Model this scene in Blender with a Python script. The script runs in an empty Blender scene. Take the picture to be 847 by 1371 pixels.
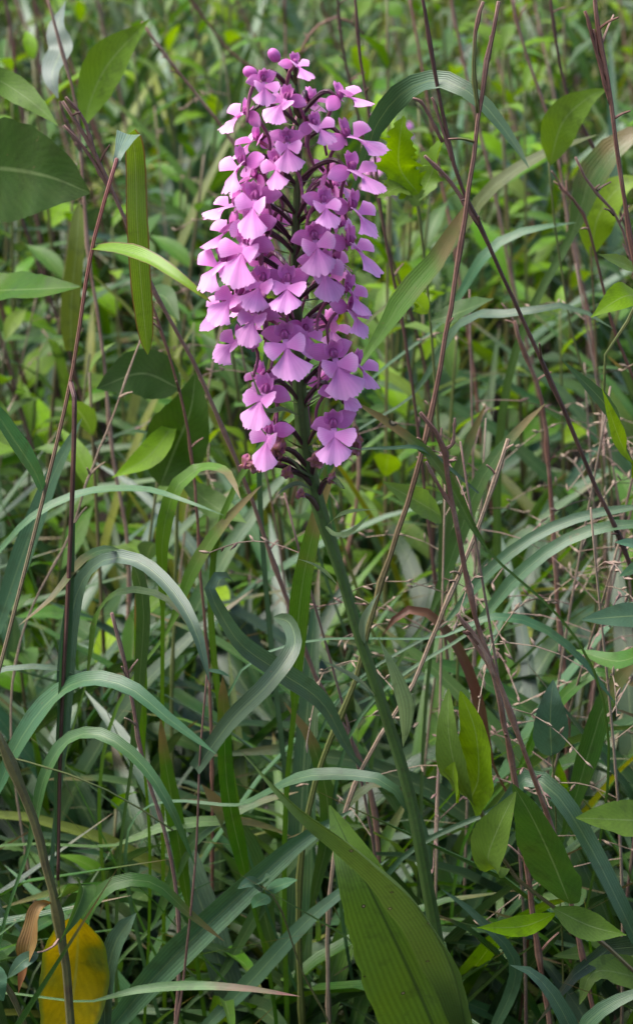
import bpy, math, random
import numpy as np
from mathutils import Vector, Matrix

random.seed(11)
RNG = np.random.default_rng(11)
scene = bpy.context.scene
COL = scene.collection
rad = math.radians

# ------------------------------------------------------------------ camera, sky, sun, exposure
PITCH, FPX, W0, H0 = rad(22.0), 3437.0, 847.0, 1371.0
CAM = Vector((0.0, -1.1 * math.cos(PITCH), 0.5 + 1.1 * math.sin(PITCH)))
FWD = Vector((0, math.cos(PITCH), -math.sin(PITCH)))
UPV = Vector((0, math.sin(PITCH), math.cos(PITCH)))
cd = bpy.data.cameras.new('camera')
cam = bpy.data.objects.new('camera', cd)
COL.objects.link(cam)
cam.location = CAM
cam.rotation_euler = (math.pi / 2 - PITCH, 0, 0)
cd.sensor_fit = 'VERTICAL'
cd.sensor_height = 36.0
cd.lens = 36.0 * FPX / H0
cd.clip_start, cd.clip_end = 0.02, 300.0
cd.dof.use_dof = True
cd.dof.focus_distance = 1.10
cd.dof.aperture_fstop = 20.0
scene.camera = cam

SUN_EL, SUN_AZ = rad(60), rad(-80)          # azimuth measured clockwise from +Y; light comes from high on the left, a little behind the orchid
world = bpy.data.worlds.new('World')
scene.world = world
world.use_nodes = True
wn = world.node_tree
wn.nodes.clear()
sky = wn.nodes.new('ShaderNodeTexSky')
sky.sky_type = 'NISHITA'
sky.sun_disc = False
sky.sun_elevation = SUN_EL
sky.sun_rotation = SUN_AZ
sky.air_density, sky.dust_density, sky.ozone_density = 1.0, 3.0, 1.0
bg = wn.nodes.new('ShaderNodeBackground')
bg.inputs['Strength'].default_value = 0.058
wo = wn.nodes.new('ShaderNodeOutputWorld')
wn.links.new(sky.outputs[0], bg.inputs[0])
wn.links.new(bg.outputs[0], wo.inputs[0])

sd = bpy.data.lights.new('sun', 'SUN')
sd.energy, sd.angle, sd.color = 1.5, rad(42), (1.0, 0.97, 0.93)
sun = bpy.data.objects.new('sun', sd)
COL.objects.link(sun)
sdir = Vector((math.sin(SUN_AZ) * math.cos(SUN_EL), math.cos(SUN_AZ) * math.cos(SUN_EL), math.sin(SUN_EL)))
sun.rotation_euler = sdir.to_track_quat('Z', 'Y').to_euler()
sun.location = sdir * 5

scene.view_settings.view_transform = 'Standard'
scene.view_settings.look = 'None'
scene.view_settings.gamma = 1
scene.view_settings.exposure = 2.25
scene.view_settings.use_curve_mapping = False

# ------------------------------------------------------------------ helpers: places
def PY(px, py, y):
    """point in the vertical plane Y = y that the photograph shows at (px, py)"""
    d = FWD + Vector((1, 0, 0)) * ((px - W0 / 2) / FPX) + UPV * ((H0 / 2 - py) / FPX)
    return CAM + d * ((y - CAM.y) / d.y)

def m_per_px(p):
    return (p - CAM).dot(FWD) / FPX

def lin(c):
    return tuple(((x / 255) / 12.92 if x / 255 <= 0.04045 else ((x / 255 + 0.055) / 1.055) ** 2.4) for x in c)

# ------------------------------------------------------------------ helpers: materials
class NT:
    def __init__(s, name):
        s.m = bpy.data.materials.new(name)
        s.m.use_nodes = True
        s.t = s.m.node_tree
        s.t.nodes.clear()
        s.out = s.n('OutputMaterial')
    def n(s, kind, **kw):
        nd = s.t.nodes.new('ShaderNode' + kind)
        for k, v in kw.items():
            if k in nd.inputs.keys():
                nd.inputs[k].default_value = v
            else:
                setattr(nd, k, v)
        return nd
    def l(s, a, b):
        s.t.links.new(a, b)
    def val(s, x, sock):
        if isinstance(x, (int, float)):
            sock.default_value = x
        elif isinstance(x, tuple):
            sock.default_value = x if len(x) == 4 else (*x, 1)
        else:
            s.l(x, sock)
    def math(s, op, a, b=0.0, c=0.0, clamp=False):
        nd = s.n('Math', operation=op)
        nd.use_clamp = clamp
        s.val(a, nd.inputs[0]); s.val(b, nd.inputs[1]); s.val(c, nd.inputs[2])
        return nd.outputs[0]
    def mix(s, f, a, b, mode='MIX'):
        nd = s.n('Mix', data_type='RGBA', blend_type=mode)
        s.val(f, nd.inputs['Factor']); s.val(a, nd.inputs['A']); s.val(b, nd.inputs['B'])
        return nd.outputs['Result']
    def smooth(s, x, a, b):
        nd = s.n('MapRange', interpolation_type='SMOOTHSTEP')
        s.val(x, nd.inputs['Value']); s.val(a, nd.inputs['From Min']); s.val(b, nd.inputs['From Max'])
        return nd.outputs['Result']
    def noise(s, vec, scale, detail=2.0, rough=0.5):
        nd = s.n('TexNoise', Scale=scale, Detail=detail, Roughness=rough)
        s.l(vec, nd.inputs['Vector'])
        return nd.outputs['Fac']
    def uv(s):
        if not hasattr(s, '_uv'):
            a = s.n('UVMap')
            x = s.n('SeparateXYZ')
            s.l(a.outputs[0], x.inputs[0])
            s._uv = (a.outputs[0], x.outputs[0], x.outputs[1])
        return s._uv
    def rand(s, k=1.0):
        """a number 0..1 that differs for each object and each blade"""
        oi = s.n('ObjectInfo')
        at = s.n('Attribute', attribute_name='tint')
        v = s.math('ADD', oi.outputs['Random'], at.outputs['Fac'])
        if k != 1.0:
            v = s.math('MULTIPLY', v, k)
        return s.math('FRACT', v)

def leaf_mat(name, cols, veins=14, rough=0.4, transl=0.3, edge=None, midrib=0.4, spots=0.0, tipcol=None, coat=0.0, net=False, wear=0.35, midcol=(0.26, 0.33, 0.13)):
    t = NT(name)
    uvv, u, v = t.uv()
    r1 = t.rand(); r2 = t.rand(7.31)
    ramp = t.n('ValToRGB')
    el = ramp.color_ramp.elements
    while len(el) < len(cols):
        el.new(0.5)
    for i, c in enumerate(cols):
        el[i].position = i / max(1, len(cols) - 1)
        el[i].color = (*c, 1)
    t.l(r1, ramp.inputs[0])
    col = ramp.outputs[0]
    tc = t.n('TexCoord')
    n1 = t.noise(tc.outputs['Object'], 45, 3)
    col = t.mix(t.math('MULTIPLY', t.smooth(n1, 0.35, 0.75), wear), col, (0.08, 0.11, 0.03))
    nl = t.noise(tc.outputs['Object'], 900, 2, 0.7)
    bright = t.math('MULTIPLY_ADD', t.math('SUBTRACT', nl, 0.5), 0.35, 1.0)
    bright = t.math('MULTIPLY', bright, t.math('MULTIPLY_ADD', r2, 0.6, 0.8))
    uc = t.math('ABSOLUTE', t.math('SUBTRACT', u, 0.5))
    if net:     # side veins running out from the midrib
        ph = t.math('ADD', t.math('MULTIPLY_ADD', v, 85.0, t.math('MULTIPLY', uc, -50.0)), t.math('MULTIPLY', t.noise(uvv, 6, 2), 9.0))
    else:
        ph = t.math('MULTIPLY', u, veins * 6.2832)
    st = t.math('SINE', ph)
    bright = t.math('MULTIPLY', bright, t.math('MULTIPLY_ADD', st, 0.05 if net else 0.13, 1.0))
    hs = t.n('HueSaturation')
    t.l(col, hs.inputs['Color']); t.l(bright, hs.inputs['Value'])
    t.l(t.math('MULTIPLY_ADD', r2, 0.35, 0.95), hs.inputs['Saturation'])
    col = hs.outputs[0]
    mid = t.math('SUBTRACT', 1.0, t.smooth(uc, 0.008, 0.03))
    col = t.mix(t.math('MULTIPLY', mid, midrib), col, midcol)
    if edge:
        col = t.mix(t.math('MULTIPLY', t.smooth(uc, 0.40, 0.49), 0.8), col, edge)
    if tipcol:
        nn = t.math('MULTIPLY_ADD', n1, 0.18, v)
        col = t.mix(t.smooth(nn, 0.99, 1.08), col, tipcol)
    if spots > 0:
        vo = t.n('TexVoronoi', feature='F1', Scale=spots)
        t.l(tc.outputs['Object'], vo.inputs['Vector'])
        sp = t.math('SUBTRACT', 1.0, t.smooth(vo.outputs['Distance'], 0.05, 0.085))
        ring = t.math('SUBTRACT', 1.0, t.smooth(vo.outputs['Distance'], 0.10, 0.14))
        sx = t.n('SeparateXYZ'); t.l(vo.outputs['Color'], sx.inputs[0])
        on = t.math('GREATER_THAN', sx.outputs[0], 0.5 if spots > 100 else 0.72)
        col = t.mix(t.math('MULTIPLY', ring, on), col, (0.035, 0.03, 0.012))
        col = t.mix(t.math('MULTIPLY', sp, on), col, (0.30, 0.25, 0.17))
    pn = t.noise(tc.outputs['Object'], 110, 3, 0.6)
    col = t.mix(t.math('MULTIPLY', t.smooth(pn, 0.52, 0.72), 0.35), col, (0.03, 0.045, 0.012))
    # dry flecks
    fl = t.noise(tc.outputs['Object'], 230, 2, 0.6)
    col = t.mix(t.math('MULTIPLY', t.smooth(fl, 0.70, 0.80), 0.5), col, (0.16, 0.11, 0.05))
    bmp = t.n('Bump', Strength=0.35, Distance=0.0005)
    t.l(t.math('ADD', t.math('MULTIPLY', st, 0.07 if net else 0.35), t.math('MULTIPLY', nl, 0.8)), bmp.inputs['Height'])
    p = t.n('BsdfPrincipled', Roughness=rough, **{'Specular IOR Level': 0.25 if net else 0.42})
    t.l(col, p.inputs['Base Color']); t.l(bmp.outputs[0], p.inputs['Normal'])
    t.l(t.math('MULTIPLY_ADD', nl, 0.25, rough - 0.1), p.inputs['Roughness'])
    p.inputs['Coat Weight'].default_value = coat
    p.inputs['Coat Roughness'].default_value = 0.35
    tr = t.n('BsdfTranslucent')
    h2 = t.n('HueSaturation', Saturation=1.15, Value=1.3, Hue=0.485)
    t.l(col, h2.inputs['Color']); t.l(h2.outputs[0], tr.inputs['Color'])
    mx = t.n('MixShader', Fac=transl)
    t.l(p.outputs[0], mx.inputs[1]); t.l(tr.outputs[0], mx.inputs[2])
    t.l(mx.outputs[0], t.out.inputs[0])
    return t.m

def stalk_mat(name, cols, rough=0.55, grad=None, ridges=5, scale=60):
    t = NT(name)
    uvv, u, v = t.uv()
    tc = t.n('TexCoord')
    r1 = t.rand(3.1)
    n1 = t.noise(tc.outputs['Object'], scale, 4, 0.6)
    n2 = t.noise(tc.outputs['Object'], scale * 9, 3, 0.7)
    f = t.math('ADD', t.math('MULTIPLY', n1, 0.75), t.math('MULTIPLY', r1, 0.4))
    ramp = t.n('ValToRGB')
    el = ramp.color_ramp.elements
    while len(el) < len(cols):
        el.new(0.5)
    for i, c in enumerate(cols):
        el[i].position = 0.3 + 0.45 * i / max(1, len(cols) - 1)
        el[i].color = (*c, 1)
    t.l(f, ramp.inputs[0])
    col = ramp.outputs[0]
    if grad:
        col = t.mix(t.smooth(v, grad[1], grad[2]), col, grad[0])
    col = t.mix(t.math('MULTIPLY', t.smooth(n2, 0.5, 0.75), 0.5), col, (0.05, 0.03, 0.02))
    st = t.math('SINE', t.math('MULTIPLY', u, ridges * 6.2832))
    bmp = t.n('Bump', Strength=0.5, Distance=0.0005)
    t.l(t.math('ADD', t.math('MULTIPLY', st, 0.5), n2), bmp.inputs['Height'])
    p = t.n('BsdfPrincipled', Roughness=rough)
    t.l(col, p.inputs['Base Color']); t.l(bmp.outputs[0], p.inputs['Normal'])
    t.l(p.outputs[0], t.out.inputs[0])
    return t.m

def petal_mat(name, c0, c1, pale, transl=0.3, veinrep=9, wither=None):
    t = NT(name)
    uvv, u, v = t.uv()
    tc = t.n('TexCoord')
    r1 = t.rand(); r2 = t.rand(5.7)
    n1 = t.noise(tc.outputs['Object'], 350, 2)
    n2 = t.smooth(t.noise(tc.outputs['Object'], 160, 2), 0.35, 0.65)
    col = t.mix(t.math('ADD', t.math('MULTIPLY', n2, 0.6), t.math('MULTIPLY', r1, 0.4)), c0, c1)
    ed = t.smooth(v, 0.45, 1.05)
    col = t.mix(t.math('MULTIPLY', ed, 0.55), col, pale)
    st = t.math('SINE', t.math('MULTIPLY', u, veinrep * 6.2832))
    hs = t.n('HueSaturation')
    t.l(col, hs.inputs['Color'])
    t.l(t.math('MULTIPLY', t.math('MULTIPLY_ADD', st, 0.035, 1.0), t.math('MULTIPLY_ADD', r2, 0.3, 0.86)), hs.inputs['Value'])
    col = hs.outputs[0]
    if wither:
        n3 = t.noise(tc.outputs['Object'], 500, 3)
        col = t.mix(t.smooth(n3, 0.4, 0.62), col, wither)
    bmp = t.n('Bump', Strength=0.3, Distance=0.0002)
    t.l(t.math('ADD', t.math('MULTIPLY', st, 0.15), n1), bmp.inputs['Height'])
    p = t.n('BsdfPrincipled', Roughness=0.5, **{'Specular IOR Level': 0.35})
    p.inputs['Sheen Weight'].default_value = 0.15
    t.l(col, p.inputs['Base Color']); t.l(bmp.outputs[0], p.inputs['Normal'])
    tr = t.n('BsdfTranslucent'); t.l(col, tr.inputs['Color'])
    mx = t.n('MixShader', Fac=transl)
    t.l(p.outputs[0], mx.inputs[1]); t.l(tr.outputs[0], mx.inputs[2])
    t.l(mx.outputs[0], t.out.inputs[0])
    return t.m

M = {}
M['grass'] = leaf_mat('grass_blade_green', [(0.026, 0.065, 0.018), (0.045, 0.10, 0.022), (0.075, 0.14, 0.03), (0.035, 0.08, 0.03)], veins=9, rough=0.36, tipcol=(0.16, 0.12, 0.04), coat=0.1, spots=55)
M['dgrass'] = leaf_mat('grass_blade_deep_green_shaded', [(0.013, 0.038, 0.012), (0.022, 0.056, 0.016), (0.035, 0.078, 0.022)], veins=9, rough=0.36, transl=0.18, tipcol=(0.14, 0.10, 0.04), coat=0.1, spots=55)  # deep green blades, colour darkened further to stand in for shaded gaps
M['blue'] = leaf_mat('grass_blade_bluish', [(0.035, 0.08, 0.035), (0.055, 0.105, 0.06), (0.045, 0.09, 0.035)], veins=9, rough=0.38, transl=0.2, coat=0.3, wear=0.2)
M['bluetip'] = leaf_mat('grass_blade_rusty_tip', [(0.06, 0.105, 0.05), (0.07, 0.12, 0.045)], veins=9, rough=0.33, transl=0.2, tipcol=(0.14, 0.05, 0.035), coat=0.3, wear=0.15)
M['pale'] = leaf_mat('grass_blade_waxy_underside_sheen', [(0.10, 0.14, 0.11), (0.12, 0.16, 0.13)], veins=9, rough=0.45, transl=0.15, coat=0.1, wear=0.3)  # waxy underside, with the sky sheen of the fold put into its pale colour
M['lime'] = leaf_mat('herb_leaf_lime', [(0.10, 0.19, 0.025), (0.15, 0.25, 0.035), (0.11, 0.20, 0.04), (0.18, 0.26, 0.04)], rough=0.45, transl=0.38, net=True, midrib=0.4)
M['herb'] = leaf_mat('herb_leaf_green', [(0.045, 0.10, 0.02), (0.07, 0.14, 0.03), (0.055, 0.11, 0.04)], rough=0.42, transl=0.3, net=True, midrib=0.4)
M['waxy'] = leaf_mat('herb_leaf_waxy', [(0.055, 0.115, 0.06), (0.075, 0.135, 0.075)], rough=0.36, transl=0.2, net=True, coat=0.4, midrib=0.4, wear=0.1)
M['broad'] = leaf_mat('broad_leaf_green', [(0.035, 0.08, 0.012), (0.045, 0.095, 0.016)], rough=0.5, transl=0.35, net=True, midrib=0.35)
M['redge'] = leaf_mat('grass_blade_red_edge', [(0.12, 0.20, 0.04), (0.13, 0.21, 0.045)], veins=10, rough=0.36, edge=(0.16, 0.04, 0.03), coat=0.3)
M['dry'] = leaf_mat('dry_blade', [(0.22, 0.14, 0.09), (0.30, 0.21, 0.14), (0.16, 0.085, 0.05), (0.26, 0.16, 0.13)], veins=9, rough=0.6, transl=0.2, midrib=0.1)
M['rust'] = leaf_mat('rust_blade', [(0.12, 0.045, 0.03), (0.16, 0.07, 0.035)], veins=9, rough=0.45, transl=0.2, midrib=0.1)
M['yellow'] = leaf_mat('yellow_leaf', [(0.32, 0.23, 0.02), (0.30, 0.23, 0.03)], rough=0.5, transl=0.3, net=True, edge=(0.10, 0.15, 0.02), midrib=0.3, wear=0.95, spots=80)
M['ygrass'] = leaf_mat('grass_blade_yellowing', [(0.12, 0.155, 0.03), (0.16, 0.165, 0.035), (0.10, 0.14, 0.03)], veins=10, rough=0.42, transl=0.3)
M['orchid_leaf'] = leaf_mat('orchid_leaf', [(0.085, 0.135, 0.04), (0.09, 0.14, 0.045)], veins=16, rough=0.36, transl=0.2, spots=115, midrib=0.7, midcol=(0.02, 0.04, 0.012), coat=0.2, wear=0.3)  # dark midrib colour carries the shade of the leaf groove
M['bract'] = leaf_mat('orchid_bract', [(0.15, 0.20, 0.09), (0.18, 0.23, 0.13)], veins=7, rough=0.4, transl=0.25, wear=0.1)
M['stem'] = stalk_mat('orchid_stem', [(0.05, 0.09, 0.02), (0.065, 0.115, 0.028), (0.085, 0.135, 0.04)], rough=0.4, ridges=6, scale=40)
M['brown'] = stalk_mat('dead_stalk_brown', [(0.10, 0.04, 0.028), (0.20, 0.09, 0.062), (0.34, 0.21, 0.16)])
M['dark'] = stalk_mat('dead_stalk_dark', [(0.06, 0.025, 0.02), (0.12, 0.055, 0.042), (0.20, 0.11, 0.085)])
M['olive'] = stalk_mat('stalk_red_to_olive', [(0.13, 0.055, 0.04), (0.22, 0.12, 0.085), (0.32, 0.21, 0.16)], grad=((0.10, 0.115, 0.025), 0.78, 0.5))
M['culm'] = stalk_mat('grass_culm', [(0.17, 0.15, 0.07), (0.22, 0.16, 0.10), (0.15, 0.17, 0.06)], rough=0.4, grad=((0.22, 0.08, 0.065), 0.7, 0.97))
M['gstem'] = stalk_mat('herb_stem', [(0.09, 0.12, 0.03), (0.13, 0.14, 0.04), (0.12, 0.09, 0.04)], rough=0.45)
M['straw'] = stalk_mat('straw', [(0.24, 0.16, 0.10), (0.33, 0.24, 0.17), (0.22, 0.12, 0.10)], rough=0.6)
M['darkherb'] = stalk_mat('dark_herb_stem', [(0.085, 0.08, 0.03), (0.12, 0.11, 0.04), (0.08, 0.045, 0.03)], rough=0.5)
M['petal'] = petal_mat('orchid_petal', (0.62, 0.14, 0.48), (0.74, 0.23, 0.60), (0.82, 0.38, 0.70))
M['lip'] = petal_mat('orchid_lip', (0.68, 0.20, 0.54), (0.78, 0.30, 0.66), (0.88, 0.52, 0.80), veinrep=8)
M['throat'] = petal_mat('orchid_column', (0.30, 0.04, 0.18), (0.42, 0.08, 0.30), (0.5, 0.14, 0.4), transl=0.1)
M['wither'] = petal_mat('withered_petal', (0.42, 0.10, 0.22), (0.5, 0.2, 0.28), (0.5, 0.25, 0.25), wither=(0.36, 0.16, 0.10))
M['ovary'] = stalk_mat('orchid_ovary', [(0.04, 0.012, 0.022), (0.07, 0.02, 0.04), (0.085, 0.035, 0.04)], rough=0.35)
M['spur'] = stalk_mat('orchid_spur', [(0.26, 0.07, 0.14), (0.34, 0.11, 0.22), (0.30, 0.10, 0.14)], rough=0.4)

# soil
t = NT('soil')
tc = t.n('TexCoord')
a = t.noise(tc.outputs['Object'], 14, 6, 0.65); b = t.noise(tc.outputs['Object'], 160, 4, 0.7)
col = t.mix(t.smooth(a, 0.35, 0.65), (0.018, 0.013, 0.009), (0.04, 0.028, 0.018))
col = t.mix(t.smooth(b, 0.5, 0.75), col, (0.06, 0.045, 0.03))
far = t.noise(tc.outputs['Object'], 0.7, 4, 0.6)
bm_ = t.n('Bump', Strength=0.8, Distance=0.004); t.l(b, bm_.inputs['Height'])
p = t.n('BsdfPrincipled', Roughness=0.9); t.l(col, p.inputs['Base Color']); t.l(bm_.outputs[0], p.inputs['Normal'])
t.l(p.outputs[0], t.out.inputs[0])
M['soil'] = t.m

# ------------------------------------------------------------------ helpers: geometry
def catmull(P, n):
    P = [np.array(p, float) for p in P]
    if len(P) == 2:
        P = [P[0], (P[0] + P[1]) / 2, P[1]]
    P = [2 * P[0] - P[1]] + P + [2 * P[-1] - P[-2]]
    seg = len(P) - 3
    # by chord length
    L = [np.linalg.norm(P[i + 2] - P[i + 1]) for i in range(seg)]
    tot = sum(L); cum = np.concatenate([[0], np.cumsum(L)])
    out = []
    for s in np.linspace(0, tot, n):
        i = min(seg - 1, int(np.searchsorted(cum, s, side='right') - 1))
        u = (s - cum[i]) / max(1e-9, L[i])
        p0, p1, p2, p3 = P[i:i + 4]
        out.append(0.5 * ((2 * p1) + (-p0 + p2) * u + (2 * p0 - 5 * p1 + 4 * p2 - p3) * u * u + (-p0 + 3 * p1 - 3 * p2 + p3) * u ** 3))
    return np.array(out)

def unit(v):
    return v / max(1e-12, np.linalg.norm(v))

def prof(kind, t):
    if kind == 'grass':
        return min(1.0, 0.45 + 1.6 * t) * max(0.0, 1 - t ** 2.6) ** 0.75 + 0.015
    if kind == 'band':        # a bent strap that keeps its width to the end
        return min(1.0, 0.5 + 3 * t) * (1 - 0.25 * t) * max(0.02, 1 - t ** 12)
    if kind == 'cut':
        return (0.8 + 0.2 * math.sin(math.pi * t)) * max(0.03, 1 - t ** 16)
    if kind == 'flare':
        return 0.18 + 0.82 * t
    if kind == 'ovate':
        return max(0.03, math.sin(math.pi * min(1, t ** 0.72)) ** 0.85)
    if kind == 'lance':
        return max(0.03, math.sin(math.pi * t ** 0.85) ** 1.15)
    if kind == 'heart':
        return max(0.03, math.sin(math.pi * min(1, (0.08 + 0.92 * t) ** 0.6)) ** 0.7)
    if kind == 'wide':
        return max(0.02, math.sin(math.pi * min(1.0, 0.12 + 0.88 * t)) ** 0.8)
    return 1.0

class MB:
    def __init__(s):
        s.v, s.f, s.uv, s.ti, s.n = [], [], [], [], 0
    def ribbon(s, path, width, hint, kind='grass', fold=0.18, nu=4, wave=0.0, wf=3.0, twist=0.0, roll=0.0, tint=0.0, ph=0.0, rag=0.0, f0=0.0):
        P = np.asarray(path); n = len(P)
        T = np.gradient(P, axis=0)
        hint = np.asarray(hint, float)
        vs = []
        for i in range(n):
            tt = i / (n - 1)
            t_ = unit(T[i])
            nn = hint - t_ * hint.dot(t_)
            if np.linalg.norm(nn) < 1e-3:
                nn = np.cross(t_, [1, 0, 0])
            nn = unit(nn); w = np.cross(t_, nn)
            a = roll + twist * tt
            nn, w = nn * math.cos(a) + w * math.sin(a), w * math.cos(a) - nn * math.sin(a)
            hw = 0.5 * (width[i] if hasattr(width, '__len__') else width) * (prof(kind, tt) if tt >= f0 and f0 == 0 else (max(0.24, prof(kind, (tt - f0) / (1 - f0))) if f0 < tt < f0 + 0.5 * (1 - f0) else (prof(kind, (tt - f0) / (1 - f0)) if tt >= f0 else 0.24)))
            for j in range(nu + 1):
                c = 2 * j / nu - 1
                k = hw * (1 + (rag * random.uniform(-1, 1) if rag and abs(c) == 1 else 0))
                wv = wave * hw * math.sin(wf * 6.28 * tt + ph + (1.7 if c > 0 else 0)) * abs(c)
                vs.append(P[i] + w * (c * k * (1 - 0.15 * fold)) + nn * (fold * hw * abs(c) ** 1.3 + wv))
                s.uv.append((j / nu, tt)); s.ti.append(tint)
        b = s.n
        for i in range(n - 1):
            for j in range(nu):
                q = b + i * (nu + 1) + j
                s.f.append((q, q + 1, q + nu + 2, q + nu + 1))
        s.v.extend(vs); s.n += len(vs)
        return s
    def tube(s, path, r, k=6, tint=0.0, cap=True):
        P = np.asarray(path); n = len(P)
        T = np.gradient(P, axis=0)
        ref = np.array([0.31, -0.9, 0.2])
        b = s.n
        for i in range(n):
            t_ = unit(T[i])
            nn = unit(ref - t_ * ref.dot(t_)); w = np.cross(t_, nn)
            ri = r[i] if hasattr(r, '__len__') else r
            for j in range(k + 1):
                a = 6.28318 * j / k
                s.v.append(P[i] + (nn * math.cos(a) + w * math.sin(a)) * ri)
                s.uv.append((j / k, i / (n - 1))); s.ti.append(tint)
        for i in range(n - 1):
            for j in range(k):
                q = b + i * (k + 1) + j
                s.f.append((q, q + 1, q + k + 2, q + k + 1))
        if cap:
            s.f.append(tuple(b + j for j in range(k - 1, -1, -1)))
            s.f.append(tuple(b + (n - 1) * (k + 1) + j for j in range(k)))
        s.n += n * (k + 1)
        return s
    def grid(s, fn, nu, nv, tint=0.0):
        b = s.n
        for i in range(nv + 1):
            for j in range(nu + 1):
                s.v.append(np.array(fn(j / nu, i / nv), float)); s.uv.append((j / nu, i / nv)); s.ti.append(tint)
        for i in range(nv):
            for j in range(nu):
                q = b + i * (nu + 1) + j
                s.f.append((q, q + 1, q + nu + 2, q + nu + 1))
        s.n += (nu + 1) * (nv + 1)
        return s
    def mesh(s, name, mat, org=(0, 0, 0)):
        me = bpy.data.meshes.new(name)
        V = np.array(s.v) - np.array(org)
        me.from_pydata([tuple(x) for x in V], [], s.f)
        li = np.empty(len(me.loops), np.int32)
        me.loops.foreach_get('vertex_index', li)
        uvl = me.uv_layers.new(name='UVMap')
        uvl.data.foreach_set('uv', np.array(s.uv, np.float32)[li].ravel())
        if any(s.ti):
            at = me.attributes.new('tint', 'FLOAT', 'POINT')
            at.data.foreach_set('value', np.array(s.ti, np.float32))
        me.polygons.foreach_set('use_smooth', np.ones(len(me.polygons), bool))
        me.materials.append(mat)
        me.update()
        return me
    def build(s, name, mat, parent=None, org=None):
        """one mesh object; geometry is given in world space and kept relative to its parent's base"""
        o0 = np.array(org) if org is not None else (np.array(parent['_o']) if parent is not None and '_o' in parent else np.zeros(3))
        ob = bpy.data.objects.new(name, s.mesh(name, mat, o0))
        COL.objects.link(ob)
        if parent is not None:
            ob.parent = parent
        elif org is not None:
            ob.location = org
        return ob

def tag(o, label=None, cat=None, group=None, kind=None):
    if label: o['label'] = label
    if cat: o['category'] = cat
    if group: o['group'] = group
    if kind: o['kind'] = kind
    return o

def thing(name, base, label, cat, group=None):
    o = bpy.data.objects.new(name, None)
    COL.objects.link(o)
    o.location = base
    o.empty_display_size = 0.02
    o['_o'] = [base[0], base[1], base[2]]
    return tag(o, label, cat, group)

def copy_tree(o, parent=None):
    c = o.copy()
    COL.objects.link(c)
    c.parent = parent
    for ch in o.children:
        copy_tree(ch, c)
    return c

# ------------------------------------------------------------------ ground
mb = MB()
xs = np.concatenate([[-60, -20, -8, -3], np.linspace(-1.5, 1.5, 41), [3, 8, 20, 60]])
ys = np.concatenate([[-60, -20, -6, -2], np.linspace(-1.0, 4.0, 61), [6, 10, 25, 60]])
def gz(x, y):
    return -0.012 + 0.010 * math.sin(x * 7.1 + y * 3) * math.cos(y * 5.3 - x) - 0.004 * math.sin(23 * x) * math.sin(19 * y)
nx, ny = len(xs) - 1, len(ys) - 1
mb.grid(lambda u, v: (xs[round(u * nx)], ys[round(v * ny)], gz(xs[round(u * nx)], ys[round(v * ny)])), nx, ny)
tag(mb.build('ground', M['soil']), kind='structure')

# ------------------------------------------------------------------ orchid
def root_at(px, y):
    q = PY(px, 1371, y)
    return Vector((q.x, y, -0.01))

SP = [(660, 1640), (640, 1500), (612, 1390), (592, 1300), (575, 1205), (548, 1065), (512, 945), (480, 850), (455, 765), (430, 690), (412, 620), (402, 540), (398, 450), (395, 350), (398, 250), (401, 170), (396, 112), (391, 88)]
def stem_pt(py):
    for a, b in zip(SP, SP[1:]):
        if b[1] <= py <= a[1]:
            u = (a[1] - py) / (a[1] - b[1])
            return PY(a[0] + (b[0] - a[0]) * u, py, 0.0)
    return PY(*SP[-1], 0.0)

base = root_at(690, 0.0)
orchid = thing('orchid', base, 'tall purple-pink orchid in full bloom on a leaning green stem', 'orchid')
pts = [base] + [PY(x, y, 0.0) for x, y in SP]
path = catmull(pts, 90)
radii = []
for pnt in path:
    z = pnt[2]
    radii.append(0.88 * float(np.interp(z, [0, 0.3, 0.42, 0.47, 0.505, 0.55, 0.62, 0.68], [0.0042, 0.0034, 0.0028, 0.0026, 0.0037, 0.0034, 0.0021, 0.0009])))
MB().tube(path, radii, 10).build('stem', M['stem'], orchid)

def px_ribbon(parent, name, mat, pts, wpx, y, kind='grass', hint=(0, -0.6, 0.8), n=18, nu=4, label=None, root=None, mb=None, **kw):
    """a blade through points seen in the photograph, each standing at its own depth y (base first, tip last)"""
    P3 = [PY(p[0], p[1], p[2] if len(p) > 2 else y) for p in pts]
    w = wpx * m_per_px(P3[len(P3) // 2])
    if root is not None:
        gap = (root - P3[0]).length
        mid_ = P3[0] + (P3[0] - P3[1]).normalized() * .28 * gap
        mid_.z = max(mid_.z, .03)
        ext = [root, mid_]
        le = (ext[1] - root).length + (P3[0] - ext[1]).length
        kw['f0'] = le / (le + sum((b_ - a_).length for a_, b_ in zip(P3, P3[1:])))
        P3 = ext + P3
        n += 10
    n = int(n * 1.4)
    kw.setdefault('wave', .05); kw.setdefault('wf', random.uniform(2, 5)); kw.setdefault('ph', random.uniform(0, 6)); kw.setdefault('rag', .03)
    ob = MB().ribbon(catmull(P3, n), w, hint, kind, nu=nu, **kw).build(name, M[mat], parent)
    if label:
        ob['label'] = label
    return ob

# big leaves at the foot of the stem
la = px_ribbon(orchid, 'leaf', 'orchid_leaf', [(632, 1500, 0.0), (604, 1430, -0.012), (548, 1300, -0.03), (490, 1180, -0.04), (441, 1078, -0.03)], 132, -0.02, 'wide', hint=(-0.25, -0.95, 0.2), n=30, nu=10, fold=0.30, label='broad oblong leaf with dark midrib, groove shade put into its colour, and small brown-ringed spots')
lb = px_ribbon(orchid, 'leaf', 'orchid_leaf', [(630, 1420, -0.012), (606, 1300, -0.055), (552, 1205, -0.085), (478, 1138, -0.105), (398, 1082, -0.11), (325, 1008, -0.10)], 84, -0.04, 'lance', hint=(-0.55, -0.75, -0.15), n=30, nu=8, fold=0.55, label='narrow folded leaf arching out with a thin curled tip')
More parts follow.
